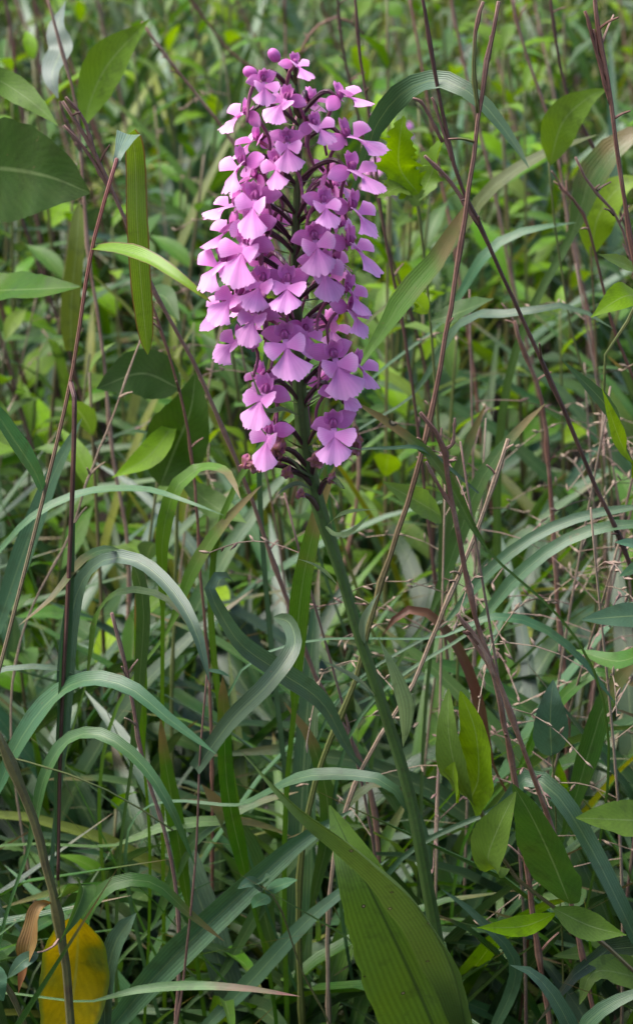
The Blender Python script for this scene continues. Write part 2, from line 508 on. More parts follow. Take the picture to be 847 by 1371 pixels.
# a sheath wraps the stem below the upper leaf
sh = catmull([stem_pt(y_) for y_ in (1500, 1420, 1340, 1265)], 14)
MB().tube(sh, [0.0062, 0.0062, 0.0061, 0.006, 0.0059, 0.0058, 0.0057, 0.0056, 0.0054, 0.0052, 0.005, 0.0047, 0.0043, 0.0039], 12).build('leaf_sheath', M['orchid_leaf'], orchid)
# bracts
px_ribbon(orchid, 'bract', 'bract', [(539, 1000, -0.004), (537, 950, -0.014), (524, 900, -0.02), (506, 853, -0.02)], 30, 0, 'lance', hint=(0.5, -0.7, 0.2), fold=0.7)
px_ribbon(orchid, 'bract', 'bract', [(488, 868, 0.0), (488, 835, -0.01), (497, 812, -0.012), (508, 792, -0.008)], 16, 0, 'lance', hint=(-0.7, -0.7, 0.2), fold=0.5)
px_ribbon(orchid, 'bract', 'bract', [(505, 935, 0.0), (480, 912, -0.012), (452, 895, -0.02), (424, 881, -0.026)], 9, 0, 'lance', hint=(0.2, -0.6, 0.8), fold=0.4)
px_ribbon(orchid, 'bract', 'bract', [(455, 788, 0.0), (438, 770, -0.012), (420, 756, -0.018), (398, 748, -0.02)], 9, 0, 'lance', hint=(0.2, -0.6, 0.8), fold=0.4)
for pp in ([(436, 705), (455, 690, -.012), (475, 684, -.016), (503, 682, -.018)], [(432, 700), (448, 716, -.01), (470, 712, -.015), (497, 686, -.015)],
           [(422, 660), (400, 648, -.012), (380, 655, -.02), (364, 670, -.024)], [(424, 640), (404, 632, -.01), (392, 618, -.016), (378, 607, -.02)],
           [(425, 655), (443, 640, -.012), (460, 655, -.018), (452, 640, -.02)], [(408, 600), (440, 612, -.012), (462, 600, -.018), (492, 604, -.02)],
           [(406, 560), (378, 548, -.014), (356, 548, -.02), (333, 492, -.026)], [(404, 545), (430, 530, -.01), (455, 528, -.02), (478, 515, -.024)]):
    px_ribbon(orchid, 'bract', 'bract', pp, 9, 0, 'lance', n=12, hint=(0.1, -0.6, 0.8), fold=0.35)

# ---- flowers (shapes in metres, facing -Y, up +Z)
MM = 0.001
def lip_mesh(seed):
    rng = random.Random(seed)
    L = 17.0 * rng.uniform(0.88, 1.06)
    bend = rng.uniform(-0.10, 0.10)
    cur = rng.uniform(0.2, 1.3)
    teeth = [rng.uniform(-1, 1) for _ in range(40)]
    mb = MB()
    dl = unit(np.array([0, -0.58, -0.81])); side = np.array([1, 0, 0]); nn = unit(np.cross(side, dl))
    if nn[1] > 0: nn = -nn
    half = 8.4 * rng.uniform(0.82, 1.08)
    def mid(u, v):
        c = 2 * u - 1; s = v
        q_ = max(0.0, (s - 0.30) / 0.70)
        hw = 1.15 + (half - 1.15) * (0.35 * q_ + 0.65 * math.sin(q_ * math.pi / 2) ** 1.5)
        l = L * s - (4.6 * c * c + 1.2 * c ** 4) * s ** 2.5
        if v > 0.99:
            j = round(u * 22)
            l += 0.5 * teeth[j] + (0.22 if j % 2 else -0.22) - (1.1 if abs(c) < 0.06 else 0)
        x = hw * c * (1 - 0.06 * s) + bend * l * s
        off = -cur * 3.2 * (s - 0.35) ** 2 - 1.3 * c * c * s + (0.5 * math.sin(4.2 * c + seed) + 0.35 * math.sin(7 * c - 2 * seed)) * s * s
        p = np.array([0, -1.2, -0.6]) + dl * l + side * x + nn * off
        return p * MM
    mb.grid(mid, 22, 14)
    for sg in (-1, 1):
        ln = 8.6 * rng.uniform(0.8, 1.12); up = rng.uniform(-0.15, 0.45)
        da = unit(np.array([sg * 1.0, -0.42, up])); db = unit(np.cross(da, nn)) * (1 if sg > 0 else -1)
        def lobe(u, v):
            c = 2 * u - 1
            hw = 1.0 + 3.1 * math.sin(v * 1.45) ** 1.2
            l = ln * v - 1.9 * c * c * v * v + (0.28 * teeth[round(u * 10) + 20] if v > 0.99 else 0)
            p = np.array([0, -1.2, -0.6]) + dl * 3.1 + da * l + db * hw * c + nn * (0.6 * math.sin(2.4 * v) - 0.7 * c * c * v)
            return p * MM
        mb.grid(lobe, 10, 7)
    return mb.mesh('lip', M['lip'])

def oval_mesh(name, base, d, nrm, ln, wd, cup, mat, seed, refl=0.0):
    """an oval petal from base along d with its face along nrm"""
    rng = random.Random(seed)
    d = unit(np.array(d, float)); nrm = np.array(nrm, float); nrm = unit(nrm - d * nrm.dot(d)); sd_ = np.cross(d, nrm)
    def fn(u, v):
        c = 2 * u - 1
        hw = wd * 0.5 * max(0.12, math.sin(math.pi * min(1, 0.10 + 0.84 * v ** 0.9)) ** 0.7)
        p = np.array(base) + d * ln * (v - 0.10 * c * c * v) + sd_ * hw * c + nrm * (cup * c * c * hw + refl * v * v * ln + 0.12 * math.sin(5 * v + seed + 3 * c))
        return p * MM
    return MB().grid(fn, 6, 7).mesh(name, mat)

def column_mesh():
    mb = MB()
    def fn(u, v):
        a = 6.28318 * u; b = math.pi * v
        return np.array([1.7 * math.sin(b) * math.cos(a), -0.4 + 1.6 * math.sin(b) * math.sin(a), 0.6 + 2.3 * math.cos(b)]) * MM
    mb.grid(fn, 10, 8)
    for sg in (-1, 1):
        mb.tube(np.array([[sg * 0.8, -1.4, -0.8], [sg * 1.0, -2.0, 0.8], [sg * 0.5, -1.6, 2.2]]) * MM, [0.0005, 0.0007, 0.0004], 6)
    return mb.mesh('flower', M['throat'])

COLM = column_mesh()
LIPS = [lip_mesh(i) for i in range(9)]
DORS = [oval_mesh('dorsal_sepal', (0, 0.8, 1.2), (0, -0.30, 1), (0, -1, -0.3), 6.5, 5.2, 0.35, M['petal'], i, refl=0.10 * (1 + i % 2)) for i in range(3)]
PETL = {sg: [oval_mesh('petal', (sg * 0.9, 0.2, 0.8), (sg * 0.55, -0.35, 1), (sg * -0.5, -1, -0.2), 6.2, 4.6, 0.30, M['petal'], 10 + i + sg, refl=0.14) for i in range(3)] for sg in (-1, 1)}
SEPL = {sg: [oval_mesh('side_sepal', (sg * 0.9, 0.9, 0.0), (sg * 1.0, 0.30 + 0.12 * i, 0.30 - 0.32 * i), (0, -1, 0.1), 9.6, 7.4, -0.16, M['petal'], 20 + i + sg, refl=-0.12) for i in range(3)] for sg in (-1, 1)}

def make_flower(px, py, az, pitch=0.0, s=1.0, roll=0.0, R=None, stem_dy=26):
    """throat seen at (px, py); az 0 faces the camera, +90 to the right, 180 away; positive pitch lifts the lip"""
    i = make_flower.k; make_flower.k += 1
    if 40 < az < 90: pitch += 12
    pitch += random.uniform(-10, 14); roll += random.uniform(-14, 14); az += random.uniform(-9, 9); s *= random.uniform(.86, 1.06)
    a = rad(az)
    y0 = -0.023 * math.cos(a) if R is None else R
    P0 = PY(px, py, y0)
    fl = bpy.data.objects.new('flower', COLM)
    COL.objects.link(fl)
    fl.parent = orchid
    rot = Matrix.Rotation(a, 4, 'Z') @ Matrix.Rotation(rad(-pitch), 4, 'X') @ Matrix.Rotation(rad(roll), 4, 'Y')
    mw = Matrix.Translation(P0) @ rot @ Matrix.Scale(s, 4)
    fl.matrix_local = Matrix.Translation(-Vector(base)) @ mw
    inv = mw.inverted()
    def sub(name, me):
        o = bpy.data.objects.new(name, me); COL.objects.link(o); o.parent = fl
        return o
    sub('lip', LIPS[(i * 4) % 9])
    sub('dorsal_sepal', DORS[i % 3])
    for sg in (-1, 1):
        sub('petal', PETL[sg][(i + (sg > 0)) % 3])
        sub('side_sepal', SEPL[sg][(i * 2 + (sg > 0)) % 3])
    # ovary: arches from the stem out to the back of the flower
    S0 = stem_pt(min(700, py + stem_dy + 8 * math.sin(i * 2.1)))
    back = (rot @ Vector((0, 1, 0))).normalized()
    B0 = P0 + back * 0.0018 * s
    d = B0 - S0
    c1 = S0 + d * 0.35 + Vector((0, 0, 0.0045)); c2 = S0 + d * 0.72 + Vector((0, 0, 0.0055))
    path = catmull([S0, c1, c2, B0], 12)
    loc = [tuple(inv @ Vector(p)) for p in path]
    rr = np.array([0.0008, 0.0009, 0.0010, 0.00115, 0.0013, 0.0014, 0.0014, 0.0014, 0.0013, 0.0012, 0.0010, 0.0009]) * 0.82 * (0.75 + 0.25 * s) / s
    MB().tube(loc, rr, 7).build('ovary', M['ovary'], fl)
    # spur: thin, hangs back from under the throat and curls down
    q = random.uniform(-1, 1)
    lat = Vector((math.cos(a), math.sin(a), 0)) * q * 0.006
    sp = [P0 + Vector((0, 0, -0.001)), P0 + back * 0.006 + lat * 0.5 + Vector((0, 0, -0.002)), P0 + back * 0.011 + lat + Vector((0, 0, -0.009)), P0 + back * 0.010 + lat * 1.6 + Vector((0, 0, -0.019))]
    path = catmull(sp, 10)
    loc = [tuple(inv @ Vector(p)) for p in path]
    MB().tube(loc, np.linspace(0.0009, 0.0006, 10) / s, 6).build('spur', M['spur'], fl)
    # small pointed bract below the ovary
    bp = catmull([S0, S0 + d * 0.3 + Vector((0, 0, -0.001)), S0 + d * 0.62 + Vector((0, 0, -0.0005 + 0.002 * q))], 6)
    MB().ribbon(bp, 0.0022, (0, 0, 1), 'lance', nu=2, fold=0.5).build('bract', M['bract' if i % 3 else 'gstem'], orchid)
make_flower.k = 0

for f in [
    (394, 84, 35, 25, .66, 0, None, 30), (352, 106, 15, 10, .78, 10), (330, 150, -68, 15, .92), (414, 132, 150, 10, .72), (455, 128, 68, 22, .92),
    (462, 180, 72, 25, .95), (384, 186, 2, 0, .80), (326, 216, -62, 10, .95), (470, 225, 55, 10, .98), (343, 262, -25, 0, 1.0, 12),
    (316, 272, -72, 22, 1.0), (314, 305, -66, 20, 1.0), (470, 276, 70, 8, 1.0), (420, 316, 10, 2, 1.03), (332, 322, -38, 0, 1.08, 15),
    (466, 324, 68, 0, 1.0), (300, 346, -62, 2, 1.0), (322, 391, -45, 5, 1.05, 8), (303, 404, -66, 5, .98), (385, 374, 0, 0, 1.05),
    (464, 386, 66, 6, 1.0), (468, 412, 58, -12, 1.0), (322, 452, -48, 5, .98, 12), (381, 449, 0, 0, 1.05), (446, 474, 22, 0, 1.05, -6),
    (476, 486, 62, 0, .95), (356, 522, -26, 0, 1.0, 10), (362, 576, -42, 0, .92, 12), (446, 568, 8, 0, 1.0, -3),
    # flowers on the far side and between
    (372, 215, -30, 5, .85), (432, 268, 30, 5, .9), (352, 372, -20, 5, .9), (430, 350, 40, -5, .9), (408, 440, 25, 0, .85, 0, -.012), (420, 165, 40, 12, .75), (345, 415, -20, 0, .9), (448, 520, 45, -5, .8),
    (446, 250, 140, 5, .95), (362, 292, -140, 5, 1.0), (442, 362, 150, 0, 1.0),
    (354, 345, -155, 0, 1.0), (440, 432, 150, 0, 1.0), (358, 424, -135, 0, 1.0),
    (345, 185, -110, 12, .9), (448, 345, 95, 8, .95), (345, 380, -100, 0, .98), (440, 230, 100, 12, .9),
    (342, 235, -95, 15, .95), (455, 300, 100, 5, .95), (352, 500, -130, 0, .8), (432, 510, 140, 0, .8),
    (385, 130, -40, 10, .75), (340, 300, -45, 5, .98, 5)]:
    make_flower(*f)

# buds at the top, withered flowers at the bottom
def blob(name, c, r, ln, axis, mat, seed, crumple=0.0):
    axis = unit(np.array(axis, float)); sx = unit(np.cross(axis, [0.3, 0.9, 0.1])); sy = np.cross(axis, sx)
    rng = random.Random(seed); ph = [rng.uniform(0, 6.28) for _ in range(4)]
    def fn(u, v):
        a = 6.28318 * u; b = math.pi * v
        k = 1 + crumple * (math.sin(3 * a + ph[0] + 4 * v) * 0.5 + math.sin(5 * a + ph[1] - 6 * v) * 0.35 + 0.3 * math.sin(9 * v + ph[2]))
        return np.array(c) + (sx * math.cos(a) + sy * math.sin(a)) * r * k * math.sin(b) ** 0.8 + axis * (ln * 0.5 * math.cos(b) * (1 + 0.4 * crumple * math.sin(2 * a + ph[3])))
    mb = MB().grid(fn, 16, 12)
    if crumple > .2:
        for k in range(4):
            d_ = unit(np.array([rng.uniform(-1, 1), rng.uniform(-1, .2), rng.uniform(-1.2, .4)])); q_ = unit(np.cross(d_, [rng.uniform(-1, 1), .4, .7]))
            P_ = [np.array(c) + d_ * r * 1.9 * t_ + q_ * r * .5 * math.sin(4 * t_ + k) for t_ in np.linspace(0.2, 1.2, 8)]
            mb.ribbon(P_, r * 1.5, q_, 'ovate', nu=4, fold=rng.uniform(.4, 1.1), wave=.5, wf=1.5, ph=k, rag=.3)
    return mb.build(name, M[mat], orchid)
for (px, py, tx, ty) in [(367, 74, 388, 112), (335, 97, 388, 130)]:
    c = PY(px, py, -0.006)
    blob('bud', c, 0.0024, 0.0062, (c - stem_pt(ty)), 'petal', px)
    s0 = stem_pt(ty)
    MB().tube(catmull([s0, (s0 + c) / 2 + Vector((0, 0, 0.001)), c], 8), 0.0007, 6).build('bud_stalk', M['ovary'], orchid)
for (px, py, y, r, sy) in [(358, 612, -.018, .0042, 640), (344, 622, -.02, .0034, 645), (372, 598, -.015, .004, 630), (424, 614, -.016, .0034, 640), (470, 585, -.01, .0040, 620), (478, 598, -.008, .0032, 630),
                           (401, 661, -.014, .0022, 690), (444, 640, -.012, .0024, 668), (330, 618, -.018, .0028, 645), (385, 632, -.015, .0026, 655)]:
    c = PY(px, py, y)
    s0 = stem_pt(sy)
    blob('withered_flower', c, r * .6, r * 2.2, (0.3, -0.2, 1), 'wither', px, 0.7)
    MB().tube(catmull([s0, (s0 + c) / 2 + Vector((0, 0, 0.003)), c], 8), [.0008, .001, .0012, .0013, .0013, .0012, .001, .0008], 6).build('ovary', M['ovary'], orchid)

# ------------------------------------------------------------------ plants seen one by one
TOP = {}
def grass(key, rpx, y, label, name='grass_plant', cat='grass'):
    b = root_at(rpx, y)
    TOP[key] = thing(name, b, label, cat)
    return TOP[key], b

def px_tube(parent, name, mat, pts, wpx, y, root=None, n=26, k=7, taper=0.55, knots=True):
    """a stalk from its base to its tip"""
    P3 = [PY(p[0], p[1], p[2] if len(p) > 2 else y) for p in pts]
    mpp = m_per_px(P3[len(P3) // 2])
    if root is not None:
        mid_ = P3[0] + (P3[0] - P3[1]).normalized() * .3 * (root - P3[0]).length
        mid_.z = max(mid_.z, .02)
        P3 = [root, mid_] + P3
        n += 10
    path = catmull(P3, n)
    rr = [wpx * 0.5 * mpp * (1 - (1 - taper) * i / (n - 1)) * (1 + (0.08 * random.uniform(-1, 1) + (0.42 if i % 6 == 3 else 0) if knots else 0)) for i in range(n)]
    if knots:
        path = path + RNG.normal(0, 0.07 * wpx * mpp, path.shape) * np.linspace(0, 1, n)[:, None]
    return MB().tube(path, rr, k).build(name, M[mat], parent)

def stub(parent, p, d, ln, r, mat, name='side_twig'):
    p = Vector(p); d = Vector(d).normalized()
    MB().tube(catmull([p, p + d * ln * 0.5 + Vector((0, 0, ln * 0.06)), p + d * ln], 6), np.linspace(r, r * 0.6, 6), 5).build(name, M[mat], parent)

# --- grass culm with a folded leaf, left
t1, r1 = grass('culm', -40, 0.03, 'tall reddish grass stem whose top leaf folds over white and hangs down')
px_tube(t1, 'culm', 'culm', [(0, 895), (55, 680), (95, 510), (120, 350), (142, 262), (157, 212)], 7, 0.03, root=r1, taper=0.75, knots=False)
px_ribbon(t1, 'blade_base', 'pale', [(154, 224, .03), (161, 203, .034), (172, 180, .05)], 34, .04, 'flare', hint=(0, -0.8, 0.6), n=12, fold=0.25, label='waxy base of the leaf, coloured pale for sky sheen, bent sharply over at the top')
px_ribbon(t1, 'blade', 'redge', [(172, 180, .05), (179, 192, .056), (182, 230, .06), (184, 300, .06), (189, 380, .063), (198, 475, .068)], 30, .04, 'cut', hint=(0.1, -0.9, 0.25), n=30, fold=0.2)
px_ribbon(t1, 'blade', 'redge', [(126, 332, .03), (160, 334, .015), (200, 347, 0.0), (240, 372, -0.012), (283, 405, -0.02)], 26, .0, 'grass', hint=(0.25, -0.75, 0.6), n=22, fold=0.35)
px_ribbon(t1, 'blade', 'blue', [(57, 655, .03), (45, 628, .02), (20, 590, .0), (-12, 545, -.02), (-60, 505, -.03)], 30, .03, 'grass', hint=(0.3, -0.8, 0.5), n=20, fold=0.35)
px_tube(t1, 'dead_blade', 'dark', [(95, 512, .03), (100, 530, .022), (98, 640, .02), (92, 780, .02), (82, 980, .02), (78, 1178, .02)], 7, .02, taper=0.7, knots=False)
px_ribbon(t1, 'blade', 'blue', [(97, 700, .024), (92, 800, .022), (82, 950, .02), (76, 1060, .02), (78, 1172, .02)], 16, .02, 'grass', hint=(0.4, -0.9, 0.1), n=20, fold=0.5)

# --- arching tufts, left centre
t2, r2 = grass('arch1', 150, 0.07, 'arching grass tuft with bent-over blades under the folded-leaf grass stem')
px_ribbon(t2, 'blade', 'grass', [(178, 1010), (188, 900), (192, 810), (178, 755), (150, 735, .05), (110, 750, .03), (70, 800, .01), (25, 838, 0)], 21, .07, 'grass', n=34, root=r2, hint=(0, -0.5, 0.86))
px_ribbon(t2, 'blade', 'blue', [(85, 1010), (90, 880), (105, 790), (140, 750, .05), (185, 752, .04), (230, 790, .02), (262, 845, .0), (281, 915, -.01)], 27, .06, 'band', n=34, root=r2, hint=(0.1, -0.6, 0.8), fold=0.3)
px_ribbon(t2, 'blade', 'grass', [(118, 900), (128, 830), (158, 793, .05), (210, 795, .04), (250, 830, .02), (275, 890, .0)], 13, .07, 'grass', n=28, root=r2)
px_ribbon(t2, 'blade', 'grass', [(192, 1000, .09), (188, 880, .09), (182, 780, .08)], 18, .09, 'grass', n=18, root=r2)
t3, r3 = grass('arch2', 215, 0.12, 'upright lime-edged grass whose tip curls over behind the dark stalk')
px_ribbon(t3, 'blade', 'grass', [(218, 800), (218, 720), (235, 655), (268, 628), (303, 632, .09), (322, 668, .07)], 24, .12, 'grass', n=30, root=r3)
px_ribbon(t3, 'blade', 'grass', [(232, 830), (260, 760), (300, 700), (350, 650)], 22, .14, 'grass', n=20, root=r3)
t4, r4 = grass('longarch', -60, 0.14, 'grey-green grass sending one long low blade towards the orchid stem')
px_ribbon(t4, 'blade', 'blue', [(-20, 760), (40, 695), (110, 660), (190, 655, .12), (240, 668, .10), (300, 690, .09)], 15, .14, 'grass', n=28, root=r4, hint=(0, -0.5, .86))
px_ribbon(t4, 'blade', 'blue', [(-10, 860), (30, 745), (70, 640), (110, 560)], 34, .2, 'grass', n=22, root=r4)
t5, r5 = grass('sheen', -30, 0.02, 'wide shiny grass arching in from the dark-stemmed herb, upper faces silvery')
px_ribbon(t5, 'blade', 'blue', [(-10, 1075), (25, 995), (70, 935), (120, 910, .01), (175, 922, .0), (225, 962, -.01), (290, 1010, -.02)], 33, .02, 'grass', n=32, root=r5, hint=(0, -0.5, .86), fold=0.25)
px_ribbon(t5, 'blade', 'blue', [(40, 1130), (60, 1040), (90, 992), (135, 984, .0), (185, 1018, -.01), (225, 1075, -.02), (262, 1160, -.02)], 23, .01, 'grass', n=32, root=r5, hint=(0, -0.5, .86), fold=0.3)
px_ribbon(t5, 'blade', 'blue', [(-40, 930), (0, 898), (60, 893), (120, 905), (178, 935)], 11, .06, 'grass', n=22, root=r5, hint=(0, -.4, .9))
px_tube(t5, 'flower_stalk', 'gstem', [(-20, 1008), (15, 1014), (110, 1043), (180, 1078), (232, 1112)], 4.5, .0, root=r5, knots=False)
px_ribbon(t5, 'blade', 'grass', [(90, 1330), (110, 1232), (150, 1185), (205, 1182), (252, 1222), (300, 1260)], 24, .0, 'grass', n=28, root=r5)
t6, r6 = grass('curl', 400, 0.05, 'grass with two broad curled blades crossing beside the orchid stem')
px_ribbon(t6, 'blade', 'blue', [(470, 1010, .06), (430, 940, .05), (375, 900, .03), (325, 865, .015), (297, 825, .0), (280, 785, -.005), (297, 768, .005), (312, 778, .015)], 34, .04, 'grass', n=36, root=r6, hint=(0.3, -0.8, .5), fold=.3)
px_ribbon(t6, 'blade', 'blue', [(262, 1030, .0), (310, 965, .0), (360, 915, .0), (393, 868, .01), (388, 835, .03), (366, 826, .045)], 27, .01, 'cut', n=30, hint=(-0.4, -0.8, .45), fold=.3)
px_ribbon(t6, 'blade', 'grass', [(395, 930), (402, 800), (425, 690), (450, 620)], 30, .07, 'grass', n=22, root=r6)
px_ribbon(t6, 'blade', 'grass', [(330, 1180), (305, 1060), (300, 960), (298, 905)], 24, .06, 'band', n=22, root=r6)
t7, r7 = grass('diag', 90, -0.02, 'broad dark grass blades leaning diagonally up from the yellow leaf')
px_ribbon(t7, 'blade', 'blue', [(130, 1400), (215, 1300), (320, 1200), (400, 1130), (470, 1085)], 46, .03, 'grass', n=28, root=r7, hint=(.35, -.6, .7), fold=.5)
px_ribbon(t7, 'blade', 'blue', [(250, 1400), (330, 1320), (420, 1225), (520, 1150)], 26, .05, 'grass', n=24, root=r7, hint=(.2, -.5, .8))
px_ribbon(t7, 'blade', 'bluetip', [(128, 1340, -.04), (190, 1325, -.04), (260, 1320, -.04), (330, 1324, -.045), (402, 1334, -.05)], 15, -.04, 'grass', n=22, root=r7, hint=(0, -.55, .83), fold=.3, label='slender blade with a rusty dry tip')
px_ribbon(t7, 'blade', 'blue', [(140, 1400), (142, 1320), (155, 1262), (183, 1222)], 30, -.03, 'cut', n=20, root=r7, hint=(-.3, -.8, .4), fold=.4)
t8, r8 = grass('thinculm', 235, 0.0, 'thin dark wiry grass stem standing alone between the arching tufts', name='wiry_culm_plant')
px_tube(t8, 'culm', 'dark', [(246, 1310), (262, 1150), (268, 1010), (278, 895)], 5, 0.0, root=r8, knots=False)
px_ribbon(t8, 'blade', 'blue', [(278, 897), (295, 900), (308, 906)], 7, 0.0, 'grass', n=8)
t9, r9 = grass('plainblades', 330, 0.1, 'clump of flat mid-green blades rising behind the spotted orchid leaf')
for pts_, w_ in (([(360, 1250), (335, 1150), (300, 1090), (270, 1050)], 44), ([(250, 1200), (235, 1100), (220, 1010), (215, 960)], 26), ([(420, 1200), (440, 1100), (420, 1000), (380, 940)], 26),
                 ([(300, 1300), (370, 1180), (430, 1110), (500, 1050), (545, 1062)], 24), ([(210, 1230), (255, 1130), (330, 1080), (400, 1060)], 22), ([(160, 1130), (230, 1105), (330, 1100), (390, 1120)], 18)):
    px_ribbon(t9, 'blade', 'grass', pts_, w_, .10, 'grass', n=20, root=r9)
px_ribbon(t9, 'blade', 'blue', [(330, 1075, .04), (400, 1042, .02), (460, 1038, .01), (520, 1050, 0), (560, 1110, 0)], 26, .05, 'grass', n=24, root=r9, hint=(0, -.4, .9))

# --- dark-stemmed herb with the yellow leaf, bottom left
hb = root_at(110, -0.05)
h1 = thing('yellowing_herb', hb, 'dark-stemmed herb with a yellow leaf and a dried pale leaf', 'herb')
px_tube(h1, 'stem', 'darkherb', [(97, 1400), (90, 1310), (72, 1200), (42, 1090), (10, 1010), (-15, 960)], 15, -.05, root=hb, taper=.8)
px_ribbon(h1, 'leaf', 'yellow', [(104, 1226, -.042), (104, 1275, -.03), (95, 1350, -.03), (66, 1470, -.035)], 96, -.03, 'ovate', hint=(-.1, -1, .15), n=20, nu=6, fold=.2, wave=.06, label='large leaf turned yellow with a green rim')
px_ribbon(h1, 'leaf', 'herb', [(75, 1205, -.05), (95, 1185, -.065), (112, 1190, -.075), (100, 1225, -.085), (80, 1262, -.09)], 36, -.06, 'lance', hint=(.5, -.8, .2), n=18, fold=.5)
px_ribbon(h1, 'leaf', 'dry', [(72, 1208, -.05), (52, 1215, -.055), (40, 1262, -.06), (25, 1330, -.06)], 30, -.06, 'lance', hint=(-.5, -.8, .2), n=16, fold=.5, wave=.25, label='dried pale pink leaf')
px_tube(h1, 'leaf_stalk', 'brown', [(84, 1250, -.05), (70, 1268, -.055), (50, 1276, -.06)], 4, -.05, n=10)
px_ribbon(h1, 'leaf', 'waxy', [(52, 1276, -.06), (30, 1288, -.065), (10, 1310, -.065)], 20, -.06, 'ovate', n=12, hint=(.1, -.7, .7))
px_tube(h1, 'side_stem', 'darkherb', [(45, 1420, -.05), (25, 1350, -.055), (-10, 1290, -.055)], 11, -.05, root=hb)
px_ribbon(h1, 'leaf', 'waxy', [(-10, 1290, -.055), (-5, 1320, -.06), (5, 1340, -.06)], 34, -.06, 'ovate', n=12, hint=(.2, -.9, .2))
# small grey-green sprig
sb = root_at(420, 0.02)
s1 = thing('herb_sprig', sb, 'tiny grey-green sprig with rounded leaves left of the spotted orchid leaf', 'herb')
px_tube(s1, 'stem', 'gstem', [(400, 1290), (375, 1215), (350, 1185)], 4, .02, root=sb)
for a_, b_, c_ in (((352, 1190), (335, 1182), (318, 1190)), ((355, 1192), (380, 1184), (398, 1178)), ((360, 1200), (345, 1208), (338, 1216)), ((350, 1186), (352, 1178), (362, 1172))):
    px_ribbon(s1, 'leaf', 'waxy', [(*a_, .02), (*b_, .012), (*c_, .006)], 22, .015, 'ovate', n=10, hint=(0, -.6, .8))

# --- broad-leaved plant, upper left (its stem stands left of the frame)
bb = root_at(-70, 0.30)
b1 = thing('broad_leaved_plant', bb, 'broad-leaved plant with big plain oval leaves reaching in beside the folded grass', 'plant')
px_tube(b1, 'stem', 'gstem', [(-75, 900), (-60, 600), (-50, 350), (-45, 120), (-40, 0)], 14, .30, root=bb)
px_ribbon(b1, 'leaf', 'broad', [(-52, 235), (-10, 225, .28), (60, 235, .26), (120, 258, .25)], 140, .28, 'ovate', hint=(-.1, -.98, .15), n=20, nu=8, fold=.12)
px_ribbon(b1, 'leaf', 'broad', [(-52, 400), (-10, 390, .28), (50, 387, .25), (108, 384, .24)], 66, .27, 'ovate', hint=(0, -.55, .83), n=20, nu=6, fold=.2)
px_ribbon(b1, 'leaf', 'lime', [(-45, 90), (0, 108, .29), (45, 138, .28), (78, 168, .27)], 40, .28, 'lance', hint=(.1, -.8, .6), n=18, nu=6)
px_ribbon(b1, 'leaf', 'lime', [(-48, 520), (-10, 560, .28), (20, 600, .27)], 50, .28, 'ovate', hint=(.1, -.8, .6), n=14)
b2b = root_at(100, 0.42)
b2 = thing('upright_leaf_plant', b2b, 'thin dark twiggy stalk bearing an upright lime leaf and a grey twisted leaf', 'plant')
px_tube(b2, 'stem', 'brown', [(150, 600), (138, 470), (118, 330), (108, 200), (100, 130), (60, -20)], 7, .42, root=b2b)
px_ribbon(b2, 'leaf', 'lime', [(112, 172), (124, 128), (148, 82, .40), (200, 26, .38)], 62, .41, 'lance', hint=(-.35, -.9, .2), n=20, nu=6, fold=.2)
px_ribbon(b2, 'leaf', 'pale', [(78, 132, .42), (70, 100, .43), (82, 66, .45), (76, 38, .46), (88, 2, .48)], 38, .41, 'lance', hint=(-.3, -.8, .4), n=22, nu=4, wave=.08, fold=.2)
px_tube(b2, 'twig', 'dark', [(108, 200), (90, 165), (80, 135)], 7, .42)
px_ribbon(b2, 'leaf', 'herb', [(180, 420, .42), (215, 395, .40), (240, 430, .38)], 40, .40, 'ovate', n=14)
px_ribbon(b2, 'leaf', 'ygrass', [(95, 470, .45), (96, 400, .45), (103, 330, .45), (106, 270, .46)], 30, .45, 'band', n=16)

# --- dead stalks
def stalk(name, rpx, y, label, mat, pts, w, twigs=(), taper=.6, cat='stalk'):
    rb = root_at(rpx, y)
    th = thing(name, rb, label, cat)
    px_tube(th, 'stem', mat, pts, w * .74, y, root=rb, taper=taper, n=44)
    for tw, tw_w in twigs:
        px_tube(th, 'side_twig', mat, tw, tw_w * .85, y, n=12, taper=.7)
    for k in range(random.randint(3, 6)):
        a_, b_ = random.choice(list(zip(pts, pts[1:])))
        q = PY(*a_[:2], y).lerp(PY(*b_[:2], y), random.random())
        stub(th, q, (random.uniform(-1, 1), random.uniform(-1, .5), random.uniform(.2, 1.2)), random.uniform(.004, .014), .0007, mat, 'twig_stub')
    return th

stalk('dead_stalk', 460, .16, 'dark dead stalk running behind the flower spike from lower right to upper left', 'dark',
      [(420, 900), (365, 750), (330, 650), (262, 490), (205, 385), (170, 300), (140, 232), (112, 180), (85, 135)], 11,
      [([(150, 258), (118, 205), (85, 168)], 7), ([(128, 208), (112, 160), (88, 130)], 7)])
stalk('dead_stalk', 440, .07, 'tall dead stalk, reddish and forked at top and olive green below, right of the spike', 'olive',
      [(478, 900), (510, 780), (550, 660), (580, 540), (605, 400), (625, 270), (645, 120), (658, 50), (667, 2)], 15,
      [([(640, 150), (634, 100), (636, 40), (646, 2)], 8), ([(651, 88), (656, 70), (656, 48)], 5)], taper=.5)
stalk('dead_stalk', 900, .05, 'reddish dead stalk with a broken twin twig at its tip beside the bright vine', 'brown',
      [(905, 600), (870, 450), (847, 345), (825, 200), (812, 100), (800, 40), (793, -30)], 11,
      [([(812, 105), (798, 70), (783, 15)], 7), ([(817, 140), (802, 85), (795, 40)], 7)], taper=.7)
